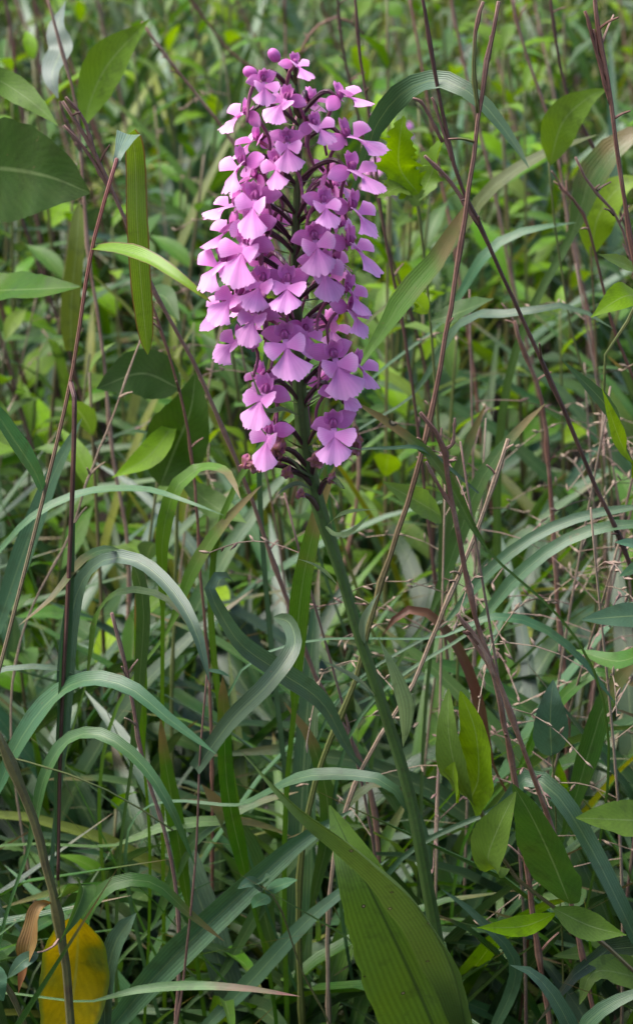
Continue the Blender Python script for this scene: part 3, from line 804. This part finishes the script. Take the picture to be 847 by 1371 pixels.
stalk('dead_stalk', 960, .10, 'long reddish stalk leaning behind the forked olive stalk, with snapped side twigs', 'dark',
      [(880, 860), (830, 722), (800, 660), (750, 540), (700, 430), (650, 320), (612, 235), (590, 140), (575, 60), (560, -30)], 11,
      [([(640, 300), (600, 240), (568, 208)], 8), ([(605, 215), (585, 150), (578, 130)], 6), ([(592, 190), (566, 140), (552, 132)], 6)])
stalk('dead_stalk', 830, .0, 'reddish dead stalk snapped into splinters halfway, passing the lime-leaved vine', 'brown',
      [(795, 1360), (765, 1215), (735, 1100), (690, 975), (655, 880), (640, 840), (622, 760), (608, 690), (598, 630), (590, 590), (562, 552)], 12,
      [([(662, 905), (645, 865), (612, 822)], 9), ([(606, 680), (590, 655), (570, 618)], 7), ([(598, 600), (606, 592), (608, 560)], 6), ([(640, 862), (630, 850), (620, 846)], 7)], taper=.7)
stalk('dead_stalk', 760, .015, 'straight reddish stalk standing close behind the snapped one', 'brown',
      [(740, 1400), (715, 1240), (695, 1080), (668, 940), (655, 890), (625, 846)], 12, taper=.8)
stalk('dead_stalk', 600, .3, 'thin reddish stalk crossing just right of the lower flowers', 'dark',
      [(580, 760), (562, 600), (545, 470), (530, 390), (512, 300), (500, 200), (480, 60), (474, -20)], 8)
stalk('dead_stalk', 730, .28, 'rust-brown upright stalk among dry seed heads', 'brown',
      [(745, 800), (738, 680), (725, 540), (700, 470), (688, 430)], 12)
stalk('dead_stalk', 470, .06, 'short pale broken stick leaning right among the seed heads', 'straw', [(560, 900), (605, 790), (640, 705), (680, 588)], 9, taper=.9)
stalk('dead_stalk', 120, .2, 'pale straw-coloured stem leaning behind the folded-leaf grass', 'straw', [(100, 700), (118, 640), (150, 560), (188, 455)], 6)
stalk('dead_stalk', 275, .2, 'pinkish straight stem rising towards the lowest flowers on the left', 'brown', [(268, 760), (262, 660), (246, 545), (215, 440), (200, 400)], 8)
stalk('dead_stalk', 330, .55, 'pinkish-brown stalk leaning far behind the flower buds', 'brown', [(400, 420), (340, 240), (290, 160), (240, 98), (190, 30)], 9)
stalk('dead_stalk', 455, .75, 'brown stalk curving over above the topmost bud', 'brown', [(430, 300), (405, 170), (400, 80), (425, 35), (460, 24), (486, 45)], 8, taper=.5)
stalk('dead_stalk', 160, .04, 'bare pale stick standing in the arching tuft', 'straw', [(190, 1010), (170, 900), (150, 820)], 8, taper=.8)
for i, (pp, yy, lab) in enumerate([
        ([(760, 300), (740, 180), (700, 60), (680, -20)], .6, 'thin brown stalk in the hazy grass behind the forked stalk'),
        ([(847, 330), (800, 210), (760, 130), (740, 30), (735, -20)], .5, 'curving brown stalk behind the broken twin-tipped stalk'),
        ([(690, 400), (660, 250), (630, 130), (600, -20)], .8, 'faint brown stalk far behind the bluish arching leaf'),
        ([(860, 420), (830, 300), (790, 250), (770, 210)], .22, 'short reddish stalk ending near the bright vine leaves'),
        ([(815, 420), (785, 300), (762, 262), (748, 250)], .3, 'dark crooked stalk behind the bright vine leaves'),
        ([(520, 330), (490, 200), (462, 80), (450, -20)], .6, 'dark stalk directly behind the right-hand flowers'),
        ([(300, 60), (270, 20), (240, -20)], .9, 'pinkish stalk in the far grass above the spike')]):
    stalk('dead_stalk', pp[0][0] + 40, yy, lab, ('brown', 'dark')[i % 2], pp, 9 if i < 3 else 8)

# --- right-hand blades
t10, r10 = grass('bluearch', 470, .12, 'grass with one wide bluish blade arching over behind the forked stalk')
px_ribbon(t10, 'blade', 'blue', [(478, 240, .15), (505, 165, .14), (545, 120, .12), (595, 108, .10), (645, 138, .09), (685, 188, .08), (708, 226, .07)], 36, .10, 'grass', n=40, hint=(.25, -.85, .45), fold=.2, root=r10)
px_ribbon(t10, 'blade', 'grass', [(495, 470), (540, 400), (590, 340), (625, 270)], 38, .14, 'grass', n=20, root=r10)
t11, r11 = grass('pair', 560, .12, 'two parallel grey-green blades sweeping right beneath the seed heads')
px_ribbon(t11, 'blade', 'blue', [(600, 830), (650, 770), (710, 722), (780, 692), (870, 676)], 20, .12, 'band', n=24, root=r11, hint=(0, -.6, .8), fold=.3)
px_ribbon(t11, 'blade', 'blue', [(640, 835), (690, 775), (750, 728), (815, 705), (890, 702)], 22, .10, 'band', n=24, root=r11, hint=(0, -.6, .8), fold=.3)
px_ribbon(t11, 'blade', 'blue', [(600, 850), (660, 826), (720, 838), (775, 880), (825, 945)], 16, .08, 'grass', n=24, root=r11, hint=(0, -.5, .86))
px_ribbon(t11, 'blade', 'grass', [(585, 800), (640, 650), (690, 580), (730, 540)], 26, .18, 'grass', n=20, root=r11)
px_ribbon(t11, 'blade', 'grass', [(590, 780), (600, 680), (625, 600), (650, 540)], 22, .2, 'grass', n=20, root=r11)
t12, r12 = grass('rightarch', 660, .05, 'strong grass blade arching down past the paired oval leaves of the vine')
px_ribbon(t12, 'blade', 'blue', [(672, 1075), (705, 1042), (745, 1065, .04), (790, 1135, .03), (830, 1215, .02), (870, 1300, .02)], 32, .05, 'band', n=28, root=r12, hint=(.3, -.7, .65), fold=.3)
px_ribbon(t12, 'blade', 'grass', [(760, 1100), (790, 1000), (815, 930), (870, 860)], 34, .12, 'grass', n=22, root=r12)
px_ribbon(t12, 'blade', 'grass', [(700, 1020), (730, 960), (800, 900), (870, 930)], 20, .16, 'grass', n=22, root=r12)
t13, r13 = grass('lowright', 760, -.05, 'low blue-green blades at the foot of the snapped stalk')
px_ribbon(t13, 'blade', 'blue', [(790, 1440), (750, 1350), (715, 1305), (682, 1292)], 28, -.05, 'grass', n=18, root=r13, hint=(.2, -.7, .7))
px_ribbon(t13, 'blade', 'blue', [(760, 1410), (790, 1365), (830, 1338), (880, 1320)], 24, -.06, 'grass', n=18, root=r13, hint=(0, -.6, .8))
px_ribbon(t13, 'blade', 'blue', [(640, 1420), (690, 1300), (640, 1230), (590, 1190)], 20, .03, 'grass', n=20, root=r13)
t14, r14 = grass('strapdiag', 620, .05, 'green strap blade slanting from the lowest flowers to the snapped stalk')
px_ribbon(t14, 'blade', 'grass', [(640, 720), (585, 622), (535, 578), (470, 535)], 17, .05, 'band', n=20, root=r14, hint=(0, -.7, .7), fold=.4)
px_ribbon(t14, 'blade', 'blue', [(640, 660, .06), (570, 604), (520, 600, .04), (450, 603, .03)], 8, .05, 'grass', n=18, hint=(0, -.6, .8))
t15, r15 = grass('rusty', 640, .07, 'rust-coloured dying blade drooping between dry stems')
px_ribbon(t15, 'blade', 'rust', [(655, 1010, .12), (630, 910, .12), (600, 850, .12), (565, 818, .12), (535, 822, .12), (512, 850, .12)], 18, .12, 'band', n=26, root=r15, hint=(.2, -.7, .6), fold=.4)
t16, r16 = grass('topgrass', 700, .40, 'yellowish grass with arching blades behind the forked stalk')
px_ribbon(t16, 'blade', 'ygrass', [(600, 340), (650, 260), (720, 210), (800, 180)], 22, .4, 'grass', n=20, root=r16)
px_ribbon(t16, 'blade', 'blue', [(600, 420), (650, 340), (700, 310), (770, 298)], 18, .38, 'grass', n=20, root=r16)
px_tube(t16, 'culm', 'gstem', [(760, 420), (742, 300), (734, 215)], 5, .38, root=r16, knots=False)
px_ribbon(t16, 'blade', 'lime', [(735, 222, .38), (752, 165, .37), (785, 132, .36), (815, 118, .36)], 54, .36, 'lance', n=18, hint=(-.3, -.9, .2))
px_ribbon(t16, 'blade', 'grass', [(770, 300), (790, 240), (830, 190), (880, 170)], 50, .4, 'grass', n=20, root=r16)
px_tube(t16, 'culm', 'gstem', [(800, 520), (795, 420), (790, 330)], 5, .42, root=r16, knots=False)
px_ribbon(t16, 'blade', 'lime', [(790, 345), (800, 290), (830, 250), (870, 240)], 56, .42, 'lance', n=18)
px_ribbon(t16, 'blade', 'blue', [(560, 520, .3), (620, 430, .28), (690, 420, .26), (760, 410, .26), (820, 440, .25)], 18, .3, 'grass', n=22, root=r16)

# --- vine with oval leaves, lower right
vb = root_at(930, -.02)
v1 = thing('climbing_vine', vb, 'vine with fresh oval leaves in pairs climbing past the snapped stalk', 'vine')
px_tube(v1, 'stem', 'gstem', [(905, 1345), (847, 1300), (790, 1250), (740, 1215), (690, 1175), (668, 1140), (645, 1090), (628, 1045), (622, 1010)], 9, -.02, root=vb, taper=.55)
for pp, w_, m_, k_ in (
        ([(672, 1165), (653, 1150, -.03), (668, 1105, -.04), (690, 1060, -.04)], 50, 'lime', 'ovate'),
        ([(762, 1210, -.01), (738, 1150, -.02), (712, 1095, -.03), (686, 1050, -.03)], 64, 'herb', 'ovate'),
        ([(625, 1068), (612, 1040, -.03), (600, 980, -.035), (600, 922, -.03)], 40, 'lime', 'heart'),
        ([(628, 1072), (640, 1040, -.03), (636, 980, -.04), (616, 925, -.04)], 52, 'lime', 'heart'),
        ([(615, 1060), (606, 1045, -.035), (608, 1020, -.04)], 34, 'lime', 'ovate'),
        ([(738, 1215), (790, 1240, -.03), (838, 1252, -.04)], 30, 'lime', 'lance'),
        ([(745, 1222), (700, 1240, -.03), (638, 1242, -.04)], 22, 'lime', 'lance')):
    px_ribbon(v1, 'leaf', m_, pp, w_ * 1.4, -.02, k_, n=18, nu=6, hint=(-.55, -.7, .5), fold=.18, wave=.05)
w1b = root_at(745, .05)
w1 = thing('single_leaf_sprout', w1b, 'slim sprout carrying one grey-green oval leaf upright beside the reddish stalks', 'sprout')
px_tube(w1, 'stem', 'gstem', [(745, 1150), (742, 1060), (738, 1000)], 4, .05, root=w1b)
px_ribbon(w1, 'leaf', 'waxy', [(738, 1012), (736, 975, .045), (737, 940, .045), (740, 910, .05)], 50, .05, 'ovate', n=16, nu=6, hint=(.1, -.95, .2), fold=.15)
w2b = root_at(900, .04)
w2 = thing('leafy_herb', w2b, 'herb leaning in with one yellowish-green leaf level with the paired vine leaves', 'herb')
px_tube(w2, 'stem', 'gstem', [(900, 1250), (890, 1150), (880, 1060), (878, 800), (872, 730)], 6, .04, root=w2b)
for pp, w_, m_ in (([(884, 1100), (840, 1098, .03), (770, 1095, .02)], 50, 'lime'), ([(880, 825), (840, 825, .035), (778, 830, .03)], 34, 'waxy'), ([(876, 740), (850, 730, .02), (822, 726, .01)], 24, 'waxy'),
                   ([(876, 755), (850, 762, .02), (828, 772, .01)], 22, 'waxy'), ([(880, 860), (830, 885, .06), (770, 870, .08)], 30, 'herb'), ([(884, 1300), (830, 1275, .05), (740, 1280, .03)], 34, 'lime'), ([(890, 1320), (800, 1300, .0), (775, 1345, -.01)], 50, 'lime')):
    px_ribbon(w2, 'leaf', m_, pp, w_ * 1.15, .04, 'ovate', n=16, nu=6, hint=(0, -.6, .8), fold=.18)
# bright vine at right edge, upper
vb2 = root_at(930, .06)
v2 = thing('young_vine', vb2, 'young bright vine twining with pale lime leaves near the twin-tipped stalk', 'vine')
px_tube(v2, 'stem', 'gstem', [(900, 780), (850, 630), (815, 550), (808, 480), (840, 430), (862, 380), (850, 330)], 6, .06, root=vb2)
for pp, w_, m_ in (([(860, 395), (832, 398, .04), (790, 425, .03)], 40, 'lime'), ([(862, 365), (830, 352, .04), (800, 340, .03)], 26, 'lime'), ([(848, 625), (830, 592, .04), (805, 520, .03)], 22, 'lime'), ([(830, 590), (812, 545, .05), (750, 480, .04)], 20, 'herb'), ([(845, 640), (870, 600, .05), (890, 560, .04)], 30, 'lime')):
    px_ribbon(v2, 'leaf', m_, pp, w_ * 1.15, .06, 'lance', n=16, nu=6, hint=(0, -.7, .7), fold=.18)
# ragged leaf and oval leaf behind the spike
w3b = root_at(580, .26)
w3 = thing('ragged_herb', w3b, 'bright green herb with an insect-chewed leaf right of the flower spike', 'herb')
px_tube(w3, 'stem', 'gstem', [(590, 620), (575, 420), (560, 280), (548, 200)], 6, .26, root=w3b)
px_ribbon(w3, 'leaf', 'lime', [(560, 260), (535, 225, .24), (535, 185, .23), (540, 155, .23)], 66, .24, 'ovate', n=22, nu=6, hint=(-.2, -.9, .3), rag=.45)
px_ribbon(w3, 'leaf', 'lime', [(562, 275), (540, 250, .24), (505, 265, .22)], 40, .24, 'ovate', n=18, nu=6, rag=.35)
px_ribbon(w3, 'leaf', 'lime', [(560, 270), (578, 230, .25), (600, 170, .23)], 46, .24, 'lance', n=18, nu=6, rag=.3)
px_ribbon(w3, 'leaf', 'lime', [(572, 420), (550, 400, .24), (520, 405, .22)], 40, .24, 'ovate', n=14, nu=6)
px_ribbon(w3, 'leaf', 'lime', [(590, 690, .16), (560, 672, .13), (512, 645, .12)], 46, .14, 'ovate', n=16, nu=6, hint=(.1, -.8, .6))
px_ribbon(w3, 'leaf', 'herb', [(575, 430), (610, 420, .24), (660, 400, .22)], 40, .24, 'lance', n=14, nu=6)
# dark oval leaves left of the stem's middle
w4b = root_at(250, .3)
w4 = thing('oval_leaf_plant', w4b, 'plant with a large dull dark oval leaf left of the lowest flowers', 'plant')
px_tube(w4, 'stem', 'gstem', [(235, 800), (238, 650), (240, 500)], 7, .3, root=w4b)
px_ribbon(w4, 'leaf', 'broad', [(215, 650), (235, 600, .28), (255, 550, .27), (262, 500, .27)], 92, .28, 'ovate', n=18, nu=6, hint=(-.3, -.95, .1))
px_ribbon(w4, 'leaf', 'broad', [(240, 520), (190, 500, .28), (130, 520, .27)], 70, .28, 'ovate', n=18, nu=6, hint=(-.1, -.9, .4))
px_ribbon(w4, 'leaf', 'lime', [(238, 560), (200, 610, .27), (150, 640, .26)], 40, .28, 'lance', n=18, nu=6)
px_ribbon(w4, 'leaf', 'lime', [(240, 640), (290, 680, .27), (330, 700, .25)], 40, .28, 'lance', n=18, nu=6)

# ------------------------------------------------------------------ repeated plants of the meadow
def rand_blade(L, Wd, lean, droop, az, mat, org=(0, 0, 0), n=11, nu=2, mb=None, tint=0.0):
    """one grass blade growing from org, leaning to az and arching over"""
    d = np.array([math.cos(az), math.sin(az), 0]); s_ = np.array([-d[1], d[0], 0])
    P = []; p = np.array(org, float); el = math.pi / 2 - lean
    sw = random.uniform(-.25, .25)
    for i in range(n):
        P.append(p.copy())
        e = el - droop * (i / (n - 1)) ** 1.6
        p = p + (d * math.cos(e) + np.array([0, 0, 1]) * math.sin(e) + s_ * sw * i / n) * L / (n - 1)
        p[2] = max(p[2], 0.003)
    return (mb or MB()).ribbon(P, Wd, d * -0.5 + np.array([0, 0, 1.0]) * 0.6 + s_ * .1, 'grass', nu=nu, fold=random.uniform(.15, .5), roll=random.uniform(-.5, .5), twist=random.uniform(-.9, .9), wave=.05, tint=tint)

def make_tussock(name, label, group, cat, nb, Lr, Wr, mats, droops):
    th = thing(name, (0, 0, 0), label, cat, group)
    for i in range(nb):
        az = 6.283 * (i + random.random()) / nb
        L = random.uniform(*Lr)
        o = (0.012 * math.cos(az), 0.012 * math.sin(az), -0.01)
        rand_blade(L, random.uniform(*Wr), random.uniform(.04, .45), random.uniform(*droops), az, None, o).build('blade', M[random.choice(mats)], th)
    return th

def leaf_into(mb, p, az, el, ln, wd, droop, kind='lance'):
    d = np.array([math.cos(az), math.sin(az), 0]); P = []; q = np.array(p, float)
    for i in range(8):
        P.append(q.copy()); e = el - droop * i / 7
        q = q + (d * math.cos(e) + np.array([0, 0, 1]) * math.sin(e)) * ln / 7
    return mb.ribbon(P, wd, (-.4 * d[0], -.4 * d[1], 1), kind, nu=4, fold=random.uniform(.1, .3), wave=.08, roll=random.uniform(-.35, .35))

def make_herb(name, label, group, cat, H, nl, lr, wr, mats, kind='lance', stemmat='gstem'):
    th = thing(name, (0, 0, 0), label, cat, group)
    lx, ly = random.uniform(-.12, .12), random.uniform(-.12, .12)
    sp = catmull([(0, 0, -.01), (lx * .3 * H, ly * .3 * H, .5 * H), (lx * H, ly * H, H)], 12)
    MB().tube(sp, np.linspace(.0022, .001, 12), 5).build('stem', M[stemmat], th)
    m_ = random.choice(mats)
    for i in range(nl):
        t_ = .22 + .78 * (i / (nl - 1))
        p = sp[min(11, int(t_ * 11))]
        sz = (1 - .45 * t_ ** 2) * random.uniform(.8, 1.15)
        leaf_into(MB(), p, i * 2.4 + random.uniform(-.3, .3), random.uniform(.1, .8) + .35 * t_, random.uniform(*lr) * sz, random.uniform(*wr) * sz, random.uniform(.4, 1.3), kind).build('leaf', M[random.choice([m_, m_, random.choice(mats)])], th)
    return th

def make_seedhead():
    th = thing('seed_head_stalk', (0, 0, 0), 'wispy dry grass seed head with pale spikelets on hair-thin branches', 'seed head', 'wispy dry seed heads among the meadow grass')
    H = random.uniform(.42, .52); lx, ly = random.uniform(-.2, .2), random.uniform(-.15, .15)
    sp = catmull([(0, 0, -.01), (lx * .2 * H, ly * .2 * H, .55 * H), (lx * H, ly * H, H)], 16)
    MB().tube(sp, np.linspace(.0011, .0005, 16), 5).build('culm', M['straw'], th)
    for i in range(7):
        t_ = .62 + .36 * i / 6
        p = sp[int(t_ * 15)]
        a = random.uniform(0, 6.28); ln = random.uniform(.04, .09)
        e = random.uniform(.1, .8)
        q = [p + np.array([math.cos(a) * math.cos(e), math.sin(a) * math.cos(e), math.sin(e) - .5 * k]) * ln * k for k in (0, .33, .66, 1)]
        path = catmull(q, 7)
        mb = MB().tube(path, .0003, 3, cap=False)
        for j in range(5):
            c = path[2 + j]; dd = unit(path[2 + j] - path[1 + j] + RNG.normal(0, .006, 3))
            mb.tube([c, c + dd * .0022, c + dd * .0048], [.0003, .0008, .0002], 4)
        mb.build('branch', M['straw'], th)
    return th

protos = {}
G1 = 'broad-bladed grass tussocks filling the meadow'
protos['tussock'] = [make_tussock('grass_tussock', 'broad-bladed green grass tussock growing in the meadow behind the orchid', G1, 'grass', random.randint(7, 9), (.30, .52), (.010, .019), ['grass', 'grass', 'grass', 'ygrass', 'blue'], (.5, 2.2)) for _ in range(6)]
G2 = 'narrow grey-green grass tufts filling the meadow'
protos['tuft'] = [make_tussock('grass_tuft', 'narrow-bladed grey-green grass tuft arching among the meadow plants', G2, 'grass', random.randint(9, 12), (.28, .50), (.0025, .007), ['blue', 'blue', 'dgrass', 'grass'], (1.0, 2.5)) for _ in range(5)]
G3 = 'leafy lime-green herbs behind the orchid'
protos['herb'] = [make_herb('meadow_herb', 'leafy lime-green herb with pointed leaves up its stem in the background', G3, 'herb', random.uniform(.38, .52), random.randint(11, 15), (.06, .105), (.016, .030), ['lime', 'lime', 'herb']) for _ in range(6)]
G4 = 'dull green herbs with rounded leaves'
protos['oval'] = [make_herb('round_leaf_herb', 'dull green low herb with rounded oval leaves in the undergrowth', G4, 'herb', random.uniform(.22, .38), random.randint(8, 11), (.04, .07), (.02, .034), ['herb', 'herb', 'broad'], 'ovate') for _ in range(5)]
protos['seed'] = [make_seedhead() for _ in range(4)]
def make_dead():
    th = thing('bare_stalk', (0, 0, 0), 'bare brown stalk standing thin among the background greenery', 'stalk', 'bare brown stalks scattered through the background')
    H = random.uniform(.5, .66); lx, ly = random.uniform(-.38, .02), random.uniform(-.2, .2)
    sp = catmull([(0, 0, -.01), (lx * .4 * H, ly * .4 * H, .5 * H), (lx * H, ly * H, H)], 18) + RNG.normal(0, .0007, (18, 3))
    MB().tube(sp, np.linspace(.0022, .0012, 18), 6).build('stem', M[random.choice(['brown', 'dark'])], th)
    for i in range(random.randint(2, 4)):
        k = random.randint(9, 16); a = random.uniform(0, 6.28)
        stub(th, sp[k], (math.cos(a) * .6, math.sin(a) * .6, 1), random.uniform(.02, .06), .0011, random.choice(['brown', 'dark']))
    return th
protos['dead'] = [make_dead() for _ in range(5)]
G6 = 'wide-bladed dark grass tussocks crowding round the orchid stem'
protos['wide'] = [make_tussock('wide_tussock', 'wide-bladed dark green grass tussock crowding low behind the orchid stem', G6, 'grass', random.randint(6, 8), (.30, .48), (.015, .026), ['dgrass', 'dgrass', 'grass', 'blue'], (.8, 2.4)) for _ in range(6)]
first = set()
ZONE = {'tussock': ('broad-bladed green grass tussock ', 'broad-bladed grass tussocks'), 'tuft': ('narrow-bladed grey-green grass tuft ', 'narrow grey-green grass tufts'), 'herb': ('leafy lime-green herb with pointed leaves ', 'leafy lime-green herbs'), 'oval': ('dull green herb with rounded leaves ', 'round-leaved green herbs')}
def place(kind, x, y, s=1.0):
    k = random.randrange(len(protos[kind]))
    o = protos[kind][k]
    if (kind, k) in first:
        o = copy_tree(o)
    first.add((kind, k))
    o.location = (x, y, gz(x, y) + .004)
    o.rotation_euler = (0, 0, random.uniform(-.5, .5) if kind == 'dead' else random.uniform(0, 6.283))
    o.scale = (s, s, s * random.uniform(.92, 1.08))
    if kind in ('tussock', 'tuft', 'oval', 'herb'):
        lab, grp = ZONE[kind]
        z = 0 if y < .45 else 1 if y < 1.1 else 2
        o['label'] = lab + ('close behind the orchid stem', 'in the middle distance behind the dead stalks', 'in the far blurred meadow')[z]
        o['group'] = grp + (' close behind the orchid', ' in the middle distance', ' in the far meadow')[z]
    return o
def halfw(y):
    return (y + 1.02) * .1232 / .93 + .07
def scatter(kind, n, y0, y1, s0, s1, power=1.0, xr=None):
    for i in range(n):
        y = y0 + (y1 - y0) * ((i + random.random()) / n) ** power
        hw = halfw(y)
        x = random.uniform(-hw, hw) if xr is None else random.uniform(xr[0] * hw, xr[1] * hw)
        place(kind, x, y, random.uniform(s0, s1))
scatter('wide', 64, .03, .5, .65, 1.0)
scatter('tussock', 34, .05, .7, .6, .95)
scatter('tussock', 40, .6, 2.3, .8, 1.15)
scatter('tuft', 34, .04, .6, .6, .9)
scatter('tuft', 16, .7, 2.3, .8, 1.1)
scatter('herb', 16, .35, .8, .75, .95)
scatter('herb', 100, .65, 2.4, .8, 1.15)
scatter('oval', 24, .06, .7, .6, .9)
scatter('oval', 40, .6, 2.2, 1.0, 1.4)
scatter('seed', 18, .05, .45, .95, 1.12, xr=(.15, .95))
scatter('seed', 5, .3, 1.2, .9, 1.1)
scatter('dead', 22, .65, 2.2, .85, 1.15)

# a second orchid, far behind
fb = Vector((PY(520, 200, 1.25).x, 1.25, -.01))
fo = thing('far_orchid', fb, 'small blurred pink orchid far behind the main flower spike', 'orchid')
fo_top = PY(520, 150, 1.25)
MB().tube(catmull([fb, (fb + fo_top) / 2, fo_top], 14), np.linspace(.003, .0012, 14), 7).build('stem', M['stem'], fo)
for i in range(14):
    f_ = i / 13
    p0 = fb.lerp(fo_top, .84 + .16 * f_)
    a = i * 2.4
    o = bpy.data.objects.new('flower', LIPS[i % 6]); COL.objects.link(o); o.parent = fo
    o.matrix_local = Matrix.Translation(p0 - fb + Vector((math.sin(a) * .014, -math.cos(a) * .014, 0))) @ Matrix.Rotation(a, 4, 'Z')

# ------------------------------------------------------------------ what nobody could count
def stuff_blades(name, label, cat, mat, n, area, Lr, Wr, droop, lean=(.05, .7)):
    mb = MB()
    for i in range(n):
        x0, x1, y0, y1 = area(); x, y = random.uniform(x0, x1), random.uniform(y0, y1)
        if y < .03 and abs(x - .06) < .05: continue
        rand_blade(random.uniform(*Lr), random.uniform(*Wr), random.uniform(*lean), random.uniform(*droop), random.uniform(0, 6.283), None, (x, y, gz(x, y) - .004), n=6, nu=2, mb=mb, tint=random.random() + .001)
    o = mb.build(name, M[mat])
    return tag(o, label, cat, kind='stuff')
def near_area():
    y = random.uniform(-.12, 1.0); h = halfw(max(y, 0)) + .05
    return -h, h, y, y + .01
def far_area():
    y = random.uniform(1.5, 5.0); h = halfw(y) + .25
    return -h, h, y, y + .01
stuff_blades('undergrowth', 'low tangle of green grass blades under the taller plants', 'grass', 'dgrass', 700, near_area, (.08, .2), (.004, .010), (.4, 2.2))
stuff_blades('fine_grass', 'tangle of fine thin grass blades crossing between the tussocks', 'grass', 'grass', 420, lambda: (lambda y: (-halfw(y), halfw(y), y, y))(random.uniform(.04, .6)), (.2, .4), (.002, .005), (.3, 2.4))
stuff_blades('far_grass', 'dense green meadow grass receding behind the herbs', 'grass', 'grass', 2600, far_area, (.25, .44), (.008, .016), (.4, 2.0))
stuff_blades('far_pale_grass', 'yellow-green grass mixed into the far meadow', 'grass', 'ygrass', 700, far_area, (.25, .46), (.007, .014), (.4, 2.0))
stuff_blades('thatch', 'dry straw-coloured blades tangled low in the meadow', 'thatch', 'dry', 300, near_area, (.10, .24), (.0015, .004), (.2, 1.0), lean=(.6, 1.4))
stuff_blades('far_thatch', 'dry straw among the far grass', 'thatch', 'dry', 300, far_area, (.2, .40), (.002, .005), (.2, 1.4), lean=(.3, 1.2))
def side_area():
    y = random.uniform(-.9, 3.0); h = max(halfw(max(y, 0)), .2) + .04; x = random.choice((-1, 1)) * random.uniform(h, h + .7)
    return x, x, y, y
def front_area():
    y = random.uniform(-.95, -.30)
    return -.9, .9, y, y
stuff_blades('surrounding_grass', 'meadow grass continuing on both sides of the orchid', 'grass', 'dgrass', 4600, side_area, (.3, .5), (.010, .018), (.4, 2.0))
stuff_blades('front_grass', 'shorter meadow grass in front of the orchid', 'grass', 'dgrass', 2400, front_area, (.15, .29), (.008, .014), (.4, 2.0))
mb = MB()
for i in range(500):
    x0, x1, y0, y1 = near_area(); x, y = random.uniform(x0, x1), y0
    leaf_into(mb, (x, y, gz(x, y) + random.uniform(.002, .012)), random.uniform(0, 6.28), random.uniform(-.1, .5), random.uniform(.02, .05), random.uniform(.008, .02), random.uniform(-.4, .9), 'ovate')
M['litter'] = leaf_mat('leaf_litter', [(0.05, 0.03, 0.018), (0.09, 0.055, 0.03), (0.06, 0.03, 0.02)], rough=0.7, transl=0.1, net=True, midrib=0.1)
tag(mb.build('leaf_litter', M['litter']), 'dry brown leaf litter on the dark soil', 'leaf litter', kind='stuff')

for o in bpy.data.objects:
    if '_o' in o:
        del o['_o']
